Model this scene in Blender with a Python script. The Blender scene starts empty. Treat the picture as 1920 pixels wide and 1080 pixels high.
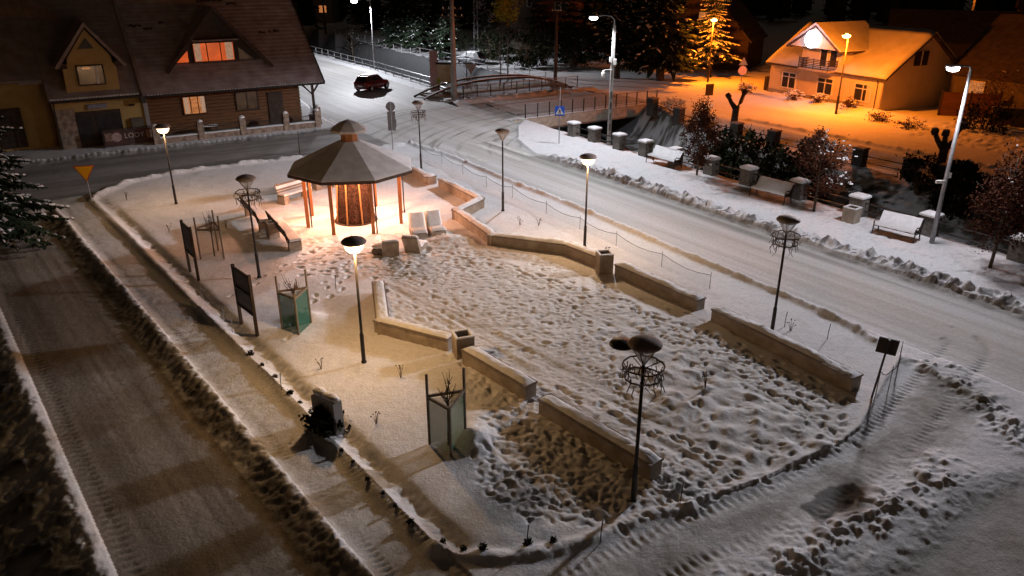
import bpy, math, random
import numpy as np
from mathutils import Vector, Matrix
R = math.radians
PI = math.pi
random.seed(11)
rng = np.random.default_rng(5)
S = bpy.context.scene
COL = S.collection

# ------------------------------------------------------------------ camera
F_PX, PITCH, CAM_H = 1420.0, R(22.9), 11.0
cam_data = bpy.data.cameras.new('camera')
cam_data.sensor_width = 36
cam_data.lens = 36 * F_PX / 1920
cam_data.clip_end = 3000
cam = bpy.data.objects.new('camera', cam_data)
COL.objects.link(cam)
cam.location = (0, 0, CAM_H)
cam.rotation_euler = (PI / 2 - PITCH, 0, 0)
S.camera = cam

# ------------------------------------------------------------------ night sky
W = bpy.data.worlds.new('World')
S.world = W
W.use_nodes = True
nt = W.node_tree
bg = nt.nodes['Background']
sky = nt.nodes.new('ShaderNodeTexSky')
sky.sky_type = 'NISHITA'
sky.sun_disc = False
sky.sun_elevation = R(4)
sky.sun_rotation = R(200)
sky.dust_density = 4
tint = nt.nodes.new('ShaderNodeMix'); tint.data_type = 'RGBA'; tint.blend_type = 'MULTIPLY'; tint.inputs['Factor'].default_value = 1
tint.inputs['B'].default_value = (1.0, .74, .56, 1)      # low cloud lit by the town's lamps
nt.links.new(sky.outputs[0], tint.inputs['A']); nt.links.new(tint.outputs['Result'], bg.inputs[0])
bg.inputs[1].default_value = 0.0064
sun_d = bpy.data.lights.new('moonlight', 'SUN')
sun_d.energy = 0.022
sun_d.angle = R(12)
sun_d.color = (1.0, 0.78, 0.58)
sun = bpy.data.objects.new('moonlight', sun_d)
COL.objects.link(sun)
sun.rotation_euler = (R(40), 0, R(160))

S.view_settings.view_transform = 'Standard'
S.view_settings.look = 'None'
S.view_settings.exposure = -0.15
S.view_settings.gamma = 1.0
S.cycles.use_denoising = True
S.cycles.max_bounces = 5
S.cycles.diffuse_bounces = 3
S.cycles.glossy_bounces = 2
S.cycles.transparent_max_bounces = 10
S.cycles.sample_clamp_indirect = 3.0
S.cycles.caustics_reflective = False
S.cycles.caustics_refractive = False

# ------------------------------------------------------------------ helpers: survey
_c, _s = math.cos(PITCH), math.sin(PITCH)
def ray(px, py):
    u = (px - 960) / F_PX; v = -(py - 540) / F_PX
    return (u, _c + v * _s, -_s + v * _c)
def G(px, py, z=0.0):
    """point of the place at height z seen at a pixel of the 1920 px photograph"""
    d = ray(px, py); t = (z - CAM_H) / d[2]
    return Vector((d[0] * t, d[1] * t))
def GV(pts, z=0.0):
    return np.array([tuple(G(*p, z)) for p in pts])

# ------------------------------------------------------------------ helpers: noise
def vnoise(x, y, seed=0):
    r = np.random.default_rng(seed)
    N = 256
    lat = r.random((N, N))
    xi = np.floor(x).astype(int); yi = np.floor(y).astype(int)
    fx = x - xi; fy = y - yi
    fx = fx * fx * (3 - 2 * fx); fy = fy * fy * (3 - 2 * fy)
    a = lat[xi % N, yi % N]; b = lat[(xi + 1) % N, yi % N]
    c = lat[xi % N, (yi + 1) % N]; d = lat[(xi + 1) % N, (yi + 1) % N]
    return (a * (1 - fx) + b * fx) * (1 - fy) + (c * (1 - fx) + d * fx) * fy
def fbm(x, y, sc, seed=0, octv=3):
    s = 0; amp = 1; tot = 0; f = 1 / sc
    for k in range(octv):
        s = s + amp * vnoise(x * f + 17.3 * k, y * f + 9.1 * k, seed + k); tot += amp
        amp *= .5; f *= 2.03
    return s / tot * 2 - 1
def smooth(a, b, x):
    t = np.clip((x - a) / (b - a), 0, 1)
    return t * t * (3 - 2 * t)
def pl_dist(X, Y, pts):
    """distance to a polyline, arc length at the foot and signed side (left positive)"""
    D = np.full(X.shape, 1e9); T = np.zeros(X.shape); Sd = np.zeros(X.shape); L = 0
    for (x0, y0), (x1, y1) in zip(pts[:-1], pts[1:]):
        dx, dy = x1 - x0, y1 - y0; l = math.hypot(dx, dy)
        t = np.clip(((X - x0) * dx + (Y - y0) * dy) / l / l, 0, 1)
        d = np.hypot(X - x0 - t * dx, Y - y0 - t * dy)
        m = d < D
        D = np.where(m, d, D); T = np.where(m, L + t * l, T)
        Sd = np.where(m, np.sign(dx * (Y - y0) - dy * (X - x0)), Sd)
        L += l
    return D, T, Sd
def inside(X, Y, poly):
    r = np.zeros(X.shape, bool); n = len(poly)
    for i in range(n):
        x0, y0 = poly[i]; x1, y1 = poly[(i + 1) % n]
        if y0 == y1: continue
        c = ((y0 > Y) != (y1 > Y)) & (X < (x1 - x0) * (Y - y0) / (y1 - y0) + x0)
        r ^= c
    return r

# ------------------------------------------------------------------ helpers: objects
class MB:
    """collects shapes and links them as ONE mesh object"""
    def __init__(s): s.v = []; s.f = []
    def add(s, vs, fs):
        b = len(s.v); s.v.extend([tuple(p) for p in vs]); s.f.extend([tuple(b + i for i in f) for f in fs]); return s
    def box(s, c, d, rz=0, bev=0, m=None):
        x, y, z = d[0] / 2, d[1] / 2, d[2] / 2
        if bev <= 0:
            vs = [(-x, -y, -z), (x, -y, -z), (x, y, -z), (-x, y, -z), (-x, -y, z), (x, -y, z), (x, y, z), (-x, y, z)]
            fs = [(0, 3, 2, 1), (4, 5, 6, 7), (0, 1, 5, 4), (1, 2, 6, 5), (2, 3, 7, 6), (3, 0, 4, 7)]
        else:
            b = min(bev, x * .45, y * .45, z * .9)
            vs = []
            for zz, k in ((-z, 0), (z - b, 0), (z, b)):
                vs += [(-x + k, -y + k, zz), (x - k, -y + k, zz), (x - k, y - k, zz), (-x + k, y - k, zz)]
            fs = [(0, 3, 2, 1), (8, 9, 10, 11)]
            for r in (0, 4):
                fs += [(r + i, r + (i + 1) % 4, r + 4 + (i + 1) % 4, r + 4 + i) for i in range(4)]
        cr, sr = math.cos(rz), math.sin(rz)
        out = []
        for p in vs:
            q = (p[0] * cr - p[1] * sr, p[0] * sr + p[1] * cr, p[2])
            if m is not None: q = tuple(m @ Vector(p))
            out.append((q[0] + c[0], q[1] + c[1], q[2] + c[2]))
        return s.add(out, fs)
    def tube(s, pts, r, n=6, cap=True):
        pts = [Vector(p) for p in pts]; k = len(pts)
        rs = r if isinstance(r, (list, tuple)) else [r] * k
        vs = []; fs = []
        for i, p in enumerate(pts):
            t = (pts[min(i + 1, k - 1)] - pts[max(i - 1, 0)]).normalized()
            a = Vector((0, 0, 1)) if abs(t.z) < .9 else Vector((1, 0, 0))
            u = t.cross(a).normalized(); w = t.cross(u)
            for j in range(n):
                th = 2 * PI * j / n
                vs.append(p + (u * math.cos(th) + w * math.sin(th)) * rs[i])
        for i in range(k - 1):
            for j in range(n):
                a0 = i * n + j; a1 = i * n + (j + 1) % n
                fs.append((a0, a1, a1 + n, a0 + n))
        if cap:
            fs.append(tuple(range(n - 1, -1, -1))); fs.append(tuple((k - 1) * n + j for j in range(n)))
        return s.add(vs, fs)
    def bar(s, a, b, w, d=None):
        """square bar"""
        d = d or w
        a, b = Vector(a), Vector(b); t = (b - a); l = t.length; t.normalize()
        up = Vector((0, 0, 1)) if abs(t.z) < .95 else Vector((1, 0, 0))
        u = t.cross(up).normalized(); v = u.cross(t)
        vs = [a + u * (sx * w / 2) + v * (sy * d / 2) for sx, sy in ((-1, -1), (1, -1), (1, 1), (-1, 1))]
        vs += [p + t * l for p in vs]
        return s.add(vs, [(0, 1, 2, 3), (7, 6, 5, 4), (0, 4, 5, 1), (1, 5, 6, 2), (2, 6, 7, 3), (3, 7, 4, 0)])
    def lathe(s, prof, n=16, c=(0, 0, 0), rot=0, cap=True):
        vs = []; fs = []; k = len(prof)
        for r, z in prof:
            for j in range(n):
                th = 2 * PI * j / n + rot
                vs.append((c[0] + r * math.cos(th), c[1] + r * math.sin(th), c[2] + z))
        for i in range(k - 1):
            for j in range(n):
                a0 = i * n + j; a1 = i * n + (j + 1) % n
                fs.append((a0, a1, a1 + n, a0 + n))
        if cap:
            fs.append(tuple(range(n - 1, -1, -1))); fs.append(tuple((k - 1) * n + j for j in range(n)))
        return s.add(vs, fs)
    def prism(s, poly, axis, a, b):
        """polygon (2-D) extruded along axis 'x','y' or 'z' from a to b"""
        n = len(poly)
        def m(p, t):
            return {'x': (t, p[0], p[1]), 'y': (p[0], t, p[1]), 'z': (p[0], p[1], t)}[axis]
        vs = [m(p, a) for p in poly] + [m(p, b) for p in poly]
        fs = [tuple(range(n - 1, -1, -1)), tuple(range(n, 2 * n))]
        fs += [(i, (i + 1) % n, n + (i + 1) % n, n + i) for i in range(n)]
        return s.add(vs, fs)
    def blob(s, c, r, seed=0, n=8, k=5, rough=.25):
        rr = random.Random(seed); vs = []; fs = []
        for i in range(k + 1):
            ph = PI * i / k - PI / 2
            for j in range(n):
                th = 2 * PI * j / n
                q = 1 + rr.uniform(-rough, rough)
                vs.append((c[0] + r[0] * q * math.cos(ph) * math.cos(th), c[1] + r[1] * q * math.cos(ph) * math.sin(th), c[2] + r[2] * q * math.sin(ph)))
        for i in range(k):
            for j in range(n):
                a0 = i * n + j; a1 = i * n + (j + 1) % n
                fs.append((a0, a1, a1 + n, a0 + n))
        return s.add(vs, fs)
    def build(s, name, mat, parent=None, smooth=False, kind=None):
        me = bpy.data.meshes.new(name)
        me.from_pydata(s.v, [], s.f); me.materials.append(mat)
        bm_fix(me)
        if smooth: me.polygons.foreach_set('use_smooth', [True] * len(me.polygons))
        me.update()
        o = bpy.data.objects.new(name, me); COL.objects.link(o)
        if parent: o.parent = parent
        if kind: o['kind'] = kind
        return o
def bm_fix(me):
    import bmesh
    if len(me.polygons) > 4000: return
    b = bmesh.new(); b.from_mesh(me); bmesh.ops.recalc_face_normals(b, faces=b.faces); b.to_mesh(me); b.free()
def tag(o, label=None, cat=None, group=None, kind=None):
    if label: o['label'] = label
    if cat: o['category'] = cat
    if group: o['group'] = group
    if kind: o['kind'] = kind
    return o
def empty(name, loc, label, cat, group=None, rz=0):
    o = bpy.data.objects.new(name, None); COL.objects.link(o)
    o.empty_display_size = .2
    o.location = loc; o.rotation_euler = (0, 0, rz)
    o['kind'] = 'thing'
    return tag(o, label, cat, group)
def kids(o): return [c for c in o.children]
def copy_tree(o, parent=None, skip=()):
    c = o.copy(); COL.objects.link(c)
    if parent: c.parent = parent
    for ch in o.children:
        if ch.name.split('.')[0] not in skip: copy_tree(ch, c, skip)
    return c
def lamp_point(name, parent, loc, power, color, radius=.08, spot=None, blend=.6, rot=None, wing=0):
    d = bpy.data.lights.new(name, 'SPOT' if spot else 'POINT')
    d.energy = power; d.color = color; d.shadow_soft_size = radius
    if spot: d.spot_size = R(spot); d.spot_blend = blend
    if wing:            # road lantern: throws more light sideways than straight down
        d.use_nodes = True; n = d.node_tree.nodes; l = d.node_tree.links
        e = n['Emission']; ge = n.new('ShaderNodeNewGeometry'); sp = n.new('ShaderNodeSeparateXYZ')
        ab = n.new('ShaderNodeMath'); ab.operation = 'ABSOLUTE'
        mx = n.new('ShaderNodeMath'); mx.operation = 'MAXIMUM'; mx.inputs[1].default_value = .26
        pw = n.new('ShaderNodeMath'); pw.operation = 'POWER'; pw.inputs[1].default_value = -wing
        l.new(ge.outputs['Incoming'], sp.inputs[0]); l.new(sp.outputs['Z'], ab.inputs[0]); l.new(ab.outputs[0], mx.inputs[0]); l.new(mx.outputs[0], pw.inputs[0]); l.new(pw.outputs[0], e.inputs['Strength'])
    o = bpy.data.objects.new(name, d); COL.objects.link(o)
    o.location = loc
    if rot: o.rotation_euler = rot
    if parent: o.parent = parent
    return o

# ------------------------------------------------------------------ materials
def mat(name, c1, c2=None, rough=.7, scale=4.0, bump=0.0, bscale=None, metal=0.0, stretch=(1, 1, 1), spec=.3, detail=4, lo=.35, hi=.65):
    m = bpy.data.materials.new(name); m.use_nodes = True
    n = m.node_tree.nodes; l = m.node_tree.links
    p = n['Principled BSDF']
    p.inputs['Roughness'].default_value = rough
    p.inputs['Metallic'].default_value = metal
    p.inputs['Specular IOR Level'].default_value = spec
    tc = n.new('ShaderNodeTexCoord'); mp = n.new('ShaderNodeMapping')
    mp.inputs['Scale'].default_value = stretch
    l.new(tc.outputs['Object'], mp.inputs[0])
    nz = n.new('ShaderNodeTexNoise'); nz.inputs['Scale'].default_value = scale; nz.inputs['Detail'].default_value = detail
    l.new(mp.outputs[0], nz.inputs['Vector'])
    cr = n.new('ShaderNodeValToRGB')
    cr.color_ramp.elements[0].position = lo; cr.color_ramp.elements[1].position = hi
    c2 = c2 or tuple(x * .7 for x in c1)
    cr.color_ramp.elements[0].color = (*c2, 1); cr.color_ramp.elements[1].color = (*c1, 1)
    l.new(nz.outputs[0], cr.inputs[0]); l.new(cr.outputs[0], p.inputs['Base Color'])
    if bump:
        n2 = n.new('ShaderNodeTexNoise'); n2.inputs['Scale'].default_value = bscale or scale * 4; n2.inputs['Detail'].default_value = 5
        l.new(mp.outputs[0], n2.inputs['Vector'])
        b = n.new('ShaderNodeBump'); b.inputs['Strength'].default_value = bump; b.inputs['Distance'].default_value = .03
        l.new(n2.outputs[0], b.inputs['Height']); l.new(b.outputs[0], p.inputs['Normal'])
    return m
def emit(name, col, strength, base=None):
    m = bpy.data.materials.new(name); m.use_nodes = True
    p = m.node_tree.nodes['Principled BSDF']
    p.inputs['Base Color'].default_value = (*(base or (0, 0, 0)), 1)
    p.inputs['Emission Color'].default_value = (*col, 1)
    p.inputs['Emission Strength'].default_value = strength
    return m
def glass_mat(name, col, alpha=.25, rough=.15):
    m = bpy.data.materials.new(name); m.use_nodes = True
    n = m.node_tree.nodes; l = m.node_tree.links
    p = n['Principled BSDF']; p.inputs['Base Color'].default_value = (*col, 1); p.inputs['Roughness'].default_value = rough
    tr = n.new('ShaderNodeBsdfTransparent'); mx = n.new('ShaderNodeMixShader'); mx.inputs[0].default_value = alpha
    l.new(tr.outputs[0], mx.inputs[1]); l.new(p.outputs[0], mx.inputs[2])
    l.new(mx.outputs[0], n['Material Output'].inputs[0])
    return m
M = {}
M['snow'] = mat('snow', (.80, .80, .82), (.70, .70, .72), .75, 6, .5, 30)
M['roof_snow'] = mat('roof_snow', (.56, .54, .52), (.46, .44, .42), .8, 1.2, .3, 14)
M['snow_dusted_roof'] = mat('snow_dusted_roof', (.30, .25, .24), (.20, .15, .14), .8, 1.6, .25, 25, lo=.3, hi=.7)
M['snow_dusted_roof_red'] = mat('snow_dusted_roof_red', (.40, .345, .34), (.25, .185, .18), .8, 1.3, .25, 25, lo=.3, hi=.7)
M['gazebo_roof'] = mat('gazebo_roof', (.64, .62, .62), (.52, .49, .49), .85, 2.5, .2, 30)
M['dark_roof'] = mat('dark_roof', (.08, .06, .055), (.045, .035, .03), .8, 2, .2, 20)
M['metal_dark'] = mat('metal_dark', (.05, .045, .04), (.03, .028, .025), .5, 9, 0, metal=.3)
M['metal_grey'] = mat('metal_grey', (.35, .35, .36), (.25, .25, .26), .45, 6, 0, metal=.5)
M['pole_concrete'] = mat('pole_concrete', (.42, .41, .39), (.30, .29, .28), .85, 5, .3, 30)
M['concrete'] = mat('concrete', (.42, .36, .29), (.27, .22, .175), .88, 2.6, .5, 24, detail=8)
M['concrete_cap'] = mat('concrete_cap', (.26, .22, .19), (.19, .16, .14), .8, 6, .2, 40)
M['stone'] = mat('stone', (.20, .185, .16), (.11, .10, .09), .9, 7, .5, 14)
M['stone_dark'] = mat('stone_dark', (.085, .075, .065), (.045, .04, .035), .9, 7, .5, 14)
M['stone_warm'] = mat('stone_warm', (.36, .27, .21), (.17, .12, .09), .9, 4, .4, 10)
M['wood_orange'] = mat('wood_orange', (.42, .17, .06), (.28, .10, .035), .6, 5, .15, 30, stretch=(6, 6, .6))
M['wood_light'] = mat('wood_light', (.50, .26, .10), (.36, .17, .06), .6, 5, .1, 30, stretch=(6, 6, .6))
M['wood_log'] = mat('wood_log', (.19, .085, .035), (.10, .045, .02), .65, 3, .2, 20, stretch=(.5, 3, 5))
M['wood_dark'] = mat('wood_dark', (.06, .038, .026), (.035, .022, .016), .7, 4, .15, 20)
M['wood_grey'] = mat('wood_grey', (.24, .20, .155), (.15, .12, .09), .8, 6, .2, 30, stretch=(4, 4, .7))
M['plaster_yellow'] = mat('plaster_yellow', (.44, .30, .12), (.39, .26, .10), .9, 2, .2, 60)
M['plaster_cream'] = mat('plaster_cream', (.62, .54, .44), (.56, .48, .38), .9, 1.2, .1, 60)
M['plaster_grey'] = mat('plaster_grey', (.30, .29, .29), (.24, .23, .23), .9, 1.2, .1, 60)
M['plaster_dark'] = mat('plaster_dark', (.13, .11, .09), (.09, .075, .065), .9, 1.2, .1, 60)
M['white_paint'] = mat('white_paint', (.72, .70, .66), (.66, .64, .60), .6, 3)
M['window_dark'] = mat('window_dark', (.03, .03, .034), (.015, .015, .018), .4, 2, spec=.25)
M['bark'] = mat('bark', (.10, .075, .055), (.05, .036, .026), .9, 8, .5, 20, stretch=(3, 3, .6))
M['needles'] = mat('needles', (.035, .05, .03), (.012, .020, .012), 1.0, 1.2, spec=.04)
M['evergreen'] = mat('evergreen', (.030, .036, .019), (.012, .015, .009), 1.0, 1.5, spec=.04)
M['dead_leaves'] = mat('dead_leaves', (.105, .040, .024), (.034, .015, .010), 1.0, 2.5, spec=.04)
M['yellow_leaves'] = mat('yellow_leaves', (.40, .34, .05), (.25, .21, .03), 1.0, 2, spec=.04)
M['twig'] = mat('twig', (.15, .095, .055), (.08, .05, .03), .9, 9)
M['green_net'] = glass_mat('green_net', (.015, .13, .08), .62, .8)
M['grey_net'] = glass_mat('grey_net', (.20, .21, .20), .16, .7)
M['lamp_glass'] = glass_mat('lamp_glass', (.65, .6, .55), .42, .25)
M['lamp_lit'] = emit('lamp_lit', (1.0, .70, .42), 9.0)
M['led_lit'] = emit('led_lit', (.95, .96, 1.0), 30.0)
M['sodium_lit'] = emit('sodium_lit', (1.0, .48, .08), 30.0)
M['car_red'] = mat('car_red', (.15, .02, .018), (.12, .016, .014), .35, 2, spec=.5)
M['car_grey'] = mat('car_grey', (.10, .10, .11), (.07, .07, .08), .4, 2, spec=.5)
M['rubber'] = mat('rubber', (.02, .02, .02), (.012, .012, .012), .9, 5)
# ------------------------------------------------------------------ the ground
Yr = [4.5]
while Yr[-1] < 30: Yr.append(Yr[-1] + .042)
while Yr[-1] < 46: Yr.append(Yr[-1] + .075)
while Yr[-1] < 75: Yr.append(Yr[-1] + .19)
while Yr[-1] < 130: Yr.append(Yr[-1] + .5)
while Yr[-1] < 900: Yr.append(Yr[-1] * 1.06)
Yr = np.array([-160, -60, -20, -6, 0, 2.5] + Yr)
uc = np.arange(-.74, .7401, .00200)
uo = np.array([.76, .8, .86, .95, 1.1, 1.35, 1.7, 2.4, 3.5, 6])
U = np.concatenate([-uo[::-1], uc, uo])
K0 = 6.0
den = np.maximum(Yr + K0, 10.5)
X = den[:, None] * U[None, :]
Y = np.repeat(Yr[:, None], len(U), 1)
# frames: s along the main road, w across it; p along the footpath, q across it
RX, RY = -4.78, 47.97
SS = (X - RX) * .55 - (Y - RY) * .835
WW = (X - RX) * .835 + (Y - RY) * .55
PP = (X + 21.94) * .627 - (Y - 35.38) * .779
QQ = (X + 21.94) * .779 + (Y - 35.38) * .627

n_big = fbm(X, Y, 2.2, 1); n_mid = fbm(X, Y, .7, 5); n_fine = fbm(X, Y, .22, 9, 2); n_clump = fbm(X, Y, .42, 21, 3)
n_wide = fbm(X, Y, 7.0, 33)
n_rag = .5 * n_clump + .6 * fbm(X, Y, .15, 27, 3) + .25 * fbm(X, Y, 1.1, 29, 2)
H_ = .035 * n_big + .012 * n_mid
SNOW = np.array([.78, .78, .80]); PACK = np.array([.51, .49, .46]); DIRT = np.array([.13, .105, .08]); ASPH = np.array([.05, .048, .046]); SLUSH = np.array([.20, .185, .165])
ALB = np.repeat(SNOW[None, None, :], X.shape[0], 0); ALB = np.repeat(ALB, X.shape[1], 1)
def mixc(mask, col):
    global ALB
    m = np.clip(mask, 0, 1)[..., None]
    ALB = ALB * (1 - m) + col[None, None, :] * m
REG = np.full(X.shape, 0)          # 0 snow ground 1 main road 2 lane 3 footpath 4 pavement 5 side street 6 riverbank 7 far road 8 driveway

# the square: outline surveyed from the photograph
square_left = [(172, 372), (255, 452), (345, 545), (425, 625), (500, 700), (600, 806), (700, 905), (770, 980), (820, 1030)]
square_bottom = [(820, 1030), (870, 1044), (955, 1046), (1050, 1030), (1130, 1004), (1215, 968), (1290, 950)]
square_right = [(1290, 950), (1420, 905), (1570, 836), (1612, 805), (1660, 720), (1690, 675)]
square_road = [(1690, 675), (1600, 618), (1500, 570), (1300, 486), (1100, 398), (940, 335), (830, 288), (770, 272)]
square_top = [(770, 272), (690, 278), (600, 292), (480, 306), (400, 316), (300, 330), (230, 346), (172, 372)]
sq = square_left[:-1] + square_bottom[:-1] + square_right[:-1] + square_road[:-1] + square_top[:-1]
SQ = GV(sq)
in_sq = inside(X, Y, SQ)
d_left, t_left, _ = pl_dist(X, Y, GV(square_left))
d_bot, t_bot, _ = pl_dist(X, Y, GV(square_bottom))
d_rgt, t_rgt, _ = pl_dist(X, Y, GV(square_right))
d_top, t_top, _ = pl_dist(X, Y, GV(square_top))
near_path = (PP > -3) & (PP < 60)

# ---- main road
m_road = smooth(-.25, .1, WW) * (1 - smooth(5.3, 5.6, WW)) * smooth(-4, -2, SS)
# junction and upper road
jn = [(-3.0, -1.6), (-15, -1.6), (-40, 2.5), (-75, 12.0), (-110, 26)]
def wl_at(s): return np.interp(s, [-130, -110, -75, -40, -15, -3, 0], [34, 27, 9.5, 2.2, -1.7, -1.6, -.2])
def wn_at(s): return np.interp(s, [-130, -60, -42, -25, -18, -7, 0, 400], [16.2, 15.5, 15.1, 14.1, 12.9, 11.6, 11.0, 10.9])
def wf_at(s): return np.interp(s, [-200, -110, -60, -20, -6, 0, 400], [34, 29, 26, 25.3, 25.0, 22.6, 22.6])
WL, WN, WF = wl_at(SS), wn_at(SS), wf_at(SS)
up = (SS < 1) & (WW > WL) & (WW < WN)
flare = np.interp(SS, [-8, -5, -1, 3], [12.5, 9.5, 6.8, 5.5])
road = ((WW > WL) & (WW < flare) & (SS > -8.5)) | ((SS <= -8.5) & (SS > -19) & (WW > WL) & (WW < 12.6)) | ((SS <= -19) & (WW > WL) & (WW < WN - 2.0))
road &= ~in_sq
bridge_zone = (SS > -18.6) & (SS < -7.2)
streak = 1.4 * fbm(WW * 1.0, SS * .03, .30, 40, 3)
streak2 = fbm(WW * 1.0, SS * .015, .9, 44, 2)
H_ = np.where(road, -.10 + .004 * n_big + .010 * streak + .004 * n_mid, H_)
mixc(np.where(road, .72 + .35 * streak + .2 * streak2, 0), PACK)
wheel = (np.exp(-((WW - 4.55) / .30) ** 2) * .9 + np.exp(-((WW - 3.5 - .3 * n_wide) / .22) ** 2) * .25 + np.exp(-((WW - 1.3) / .3) ** 2) * .25) * (.55 + .6 * streak2 + .35 * streak)
mixc(np.where(road & (SS > -2), wheel, 0), SLUSH)
edge_slush = np.exp(-((WW - 5.25) / .28) ** 2) * (.75 + .5 * n_clump)
mixc(np.where(SS > 3.5, edge_slush, 0), SLUSH * .9)
# curving wheel marks into the bridge
cx, cy = 1.2, 47.5
rr_ = np.hypot(WW - 13.5, SS - 6.5)
curve = np.maximum(0, fbm(rr_ * 1.0, np.arctan2(SS - 6.5, WW - 13.5) * 1.1, .27, 61, 3) - .10) * 1.5
mixc(np.where((SS > -17) & (SS < 2.5) & road, curve * smooth(2.5, 0, SS), 0), SLUSH)
REG[road] = 1

# snow ridges along the road
kerb_line = GV(square_road)
d_k, t_k, sd_k = pl_dist(X, Y, kerb_line)
ridge_l = np.exp(-(d_k / .20) ** 2) * (.20 + .09 * n_clump) * smooth(0.5, 1.5, t_k)
H_ += ridge_l
mixc(np.exp(-((d_k - .30) / .13) ** 2) * (.4 + 1.0 * n_clump) * (~in_sq), SLUSH)
pav_pre = (WW > 6.6) & (WW < 10.8)
# right hand ploughed ridge with dark clods
cl = np.maximum(0, fbm(X, Y, .30, 70, 3) + .18)
rid_r = np.exp(-((WW - 5.95 + .2 * n_big) / .42) ** 2) * smooth(3, 6, SS)
H_ += rid_r * (.07 + .42 * cl)
mixc(np.exp(-((WW - 5.85 + .2 * n_big) / .5) ** 2) * smooth(3, 6, SS) * smooth(-.02, .26, fbm(X, Y, .19, 77, 3) + .06) * .95, np.array([.12, .11, .105]))
leaf_lit = np.exp(-((WW - 9.7) / .75) ** 2) * (np.exp(-((SS - 18.5) / 4.5) ** 2) + .8 * np.exp(-((SS - 29.6) / 1.8) ** 2) + .6 * np.exp(-((SS - 12.9) / 1.4) ** 2)) * pav_pre
mixc(leaf_lit * smooth(-.35, .35, fbm(X, Y, .28, 87, 3) + .5 * n_mid) * .7, np.array([.17, .115, .09]))
# pavement
pav = (WW >= flare) & (WW < WN) & (SS > -8)
H_ = np.where(pav, H_ + .03 + .012 * n_mid, H_)
REG[pav & (WW > 6.4)] = 4
foot_t = smooth(.15, .5, fbm(X, Y, .35, 81, 3)) * np.exp(-((WW - 8.2) / 1.1) ** 2) * pav
H_ -= foot_t * .03
mixc(foot_t * .22, PACK * .8)

# ---- river channel
cpos = (WW - WN) / (WF - WN)
chan = (cpos > 0) & (cpos < 1)
wall_n = smooth(.0, .10, cpos); slope_f = 1 - smooth(.50 + .30 * smooth(9, -2, SS), .98, cpos)
prof = -2.7 * np.minimum(wall_n, slope_f)
far_low = np.where(SS > -6, -.75 * smooth(-6, 2, SS), 0)   # lower far bank beside the square
prof = np.where(chan, np.minimum(prof, 0) + far_low * smooth(.5, 1, cpos), 0)
H_ = np.where(chan, prof + .10 * n_big + .06 * n_clump + .02, H_)
REG[chan] = 6
low_veg = smooth(-.15, .35, fbm(X, Y, .55, 91, 3)) * chan
mixc(np.where(chan & (SS < -7), .95, 0), np.array([.085, .085, .09]))
mixc(np.where(chan & (SS < -7), low_veg * smooth(.95, .55, cpos) * .85, 0), np.array([.03, .03, .03]))
mixc(np.where(chan & (SS >= -7), low_veg * .6 + .42, 0), np.array([.10, .095, .08]))
H_ += np.where(chan & (SS < -7), low_veg * .12, 0)
verge = (WW >= WF) & (WW < WF + 3.0) & (SS > -6)
H_ = np.where(verge, H_ + far_low * (1 - smooth(0, 2.6, WW - WF)), H_)

# ---- far road on the other bank
fr = (WW > 26.2) & (WW < 36.0 + np.interp(SS, [-6, 3, 8, 30], [4, -4, -1.2, .5])) & (SS > -6)
fr2 = (SS > -30) & (SS <= -6) & (WW > 25.2)
H_ = np.where(fr | fr2, -.06 + .02 * n_mid + .012 * fbm(WW, SS * .06, .4, 101, 2), H_)
mixc(np.where(fr | fr2, .35 + .15 * n_mid, 0), PACK * 1.15)
REG[fr | fr2] = 7
H_ += np.exp(-((WW - 26.0) / .35) ** 2) * (.16 + .14 * cl) * smooth(1, 4, SS)
H_ += np.where((WW > 31) & (WW < 40) & (SS > 12), .14 * np.maximum(0, n_mid) + .1 * cl, 0)
# snow heap in front of the white house
H_ += .38 * np.exp(-(np.hypot((WW - 36.8) / 1.4, (SS - 5.5) / 6.0)) ** 2) + .25 * np.exp(-(np.hypot((WW - 31.5) / 1.2, (SS - 1.5) / 5.0)) ** 2)

# ---- side street in front of the houses
HA = Vector((-14.11, 58.32)); hx, hy = .83665, .54773
EX = (X - HA.x) * hx + (Y - HA.y) * hy; EY = -(X - HA.x) * hy + (Y - HA.y) * hx    # house frame
ss_ = (~in_sq) & (EX < 3) & (EX > -60) & (EY < -2.3) & (WW < -1.0) & (PP < -1.6 + .0 * PP)
H_ = np.where(ss_, -.08 + .012 * fbm(EY, EX * .05, .3, 111, 3), H_)
mixc(np.where(ss_, .9 + .1 * n_mid, 0), np.array([.27, .25, .235]))
mixc(np.where(ss_, smooth(-.1, .5, fbm(EY, EX * .06, .8, 114, 3)) * .55, 0), SLUSH * .6)
REG[ss_] = 5
H_ += np.exp(-((EY + 2.5 - .3 * n_big) / .35) ** 2) * (.14 + .10 * n_clump) * (EX < 0) * (~in_sq)
hf = (EY > -2.3) & (EY < 2) & (EX < 1)
H_ = np.where(hf, H_ + .08, H_)
H_ += np.exp(-((d_top - .1) / .28) ** 2) * (.15 + .14 * n_clump)

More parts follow.
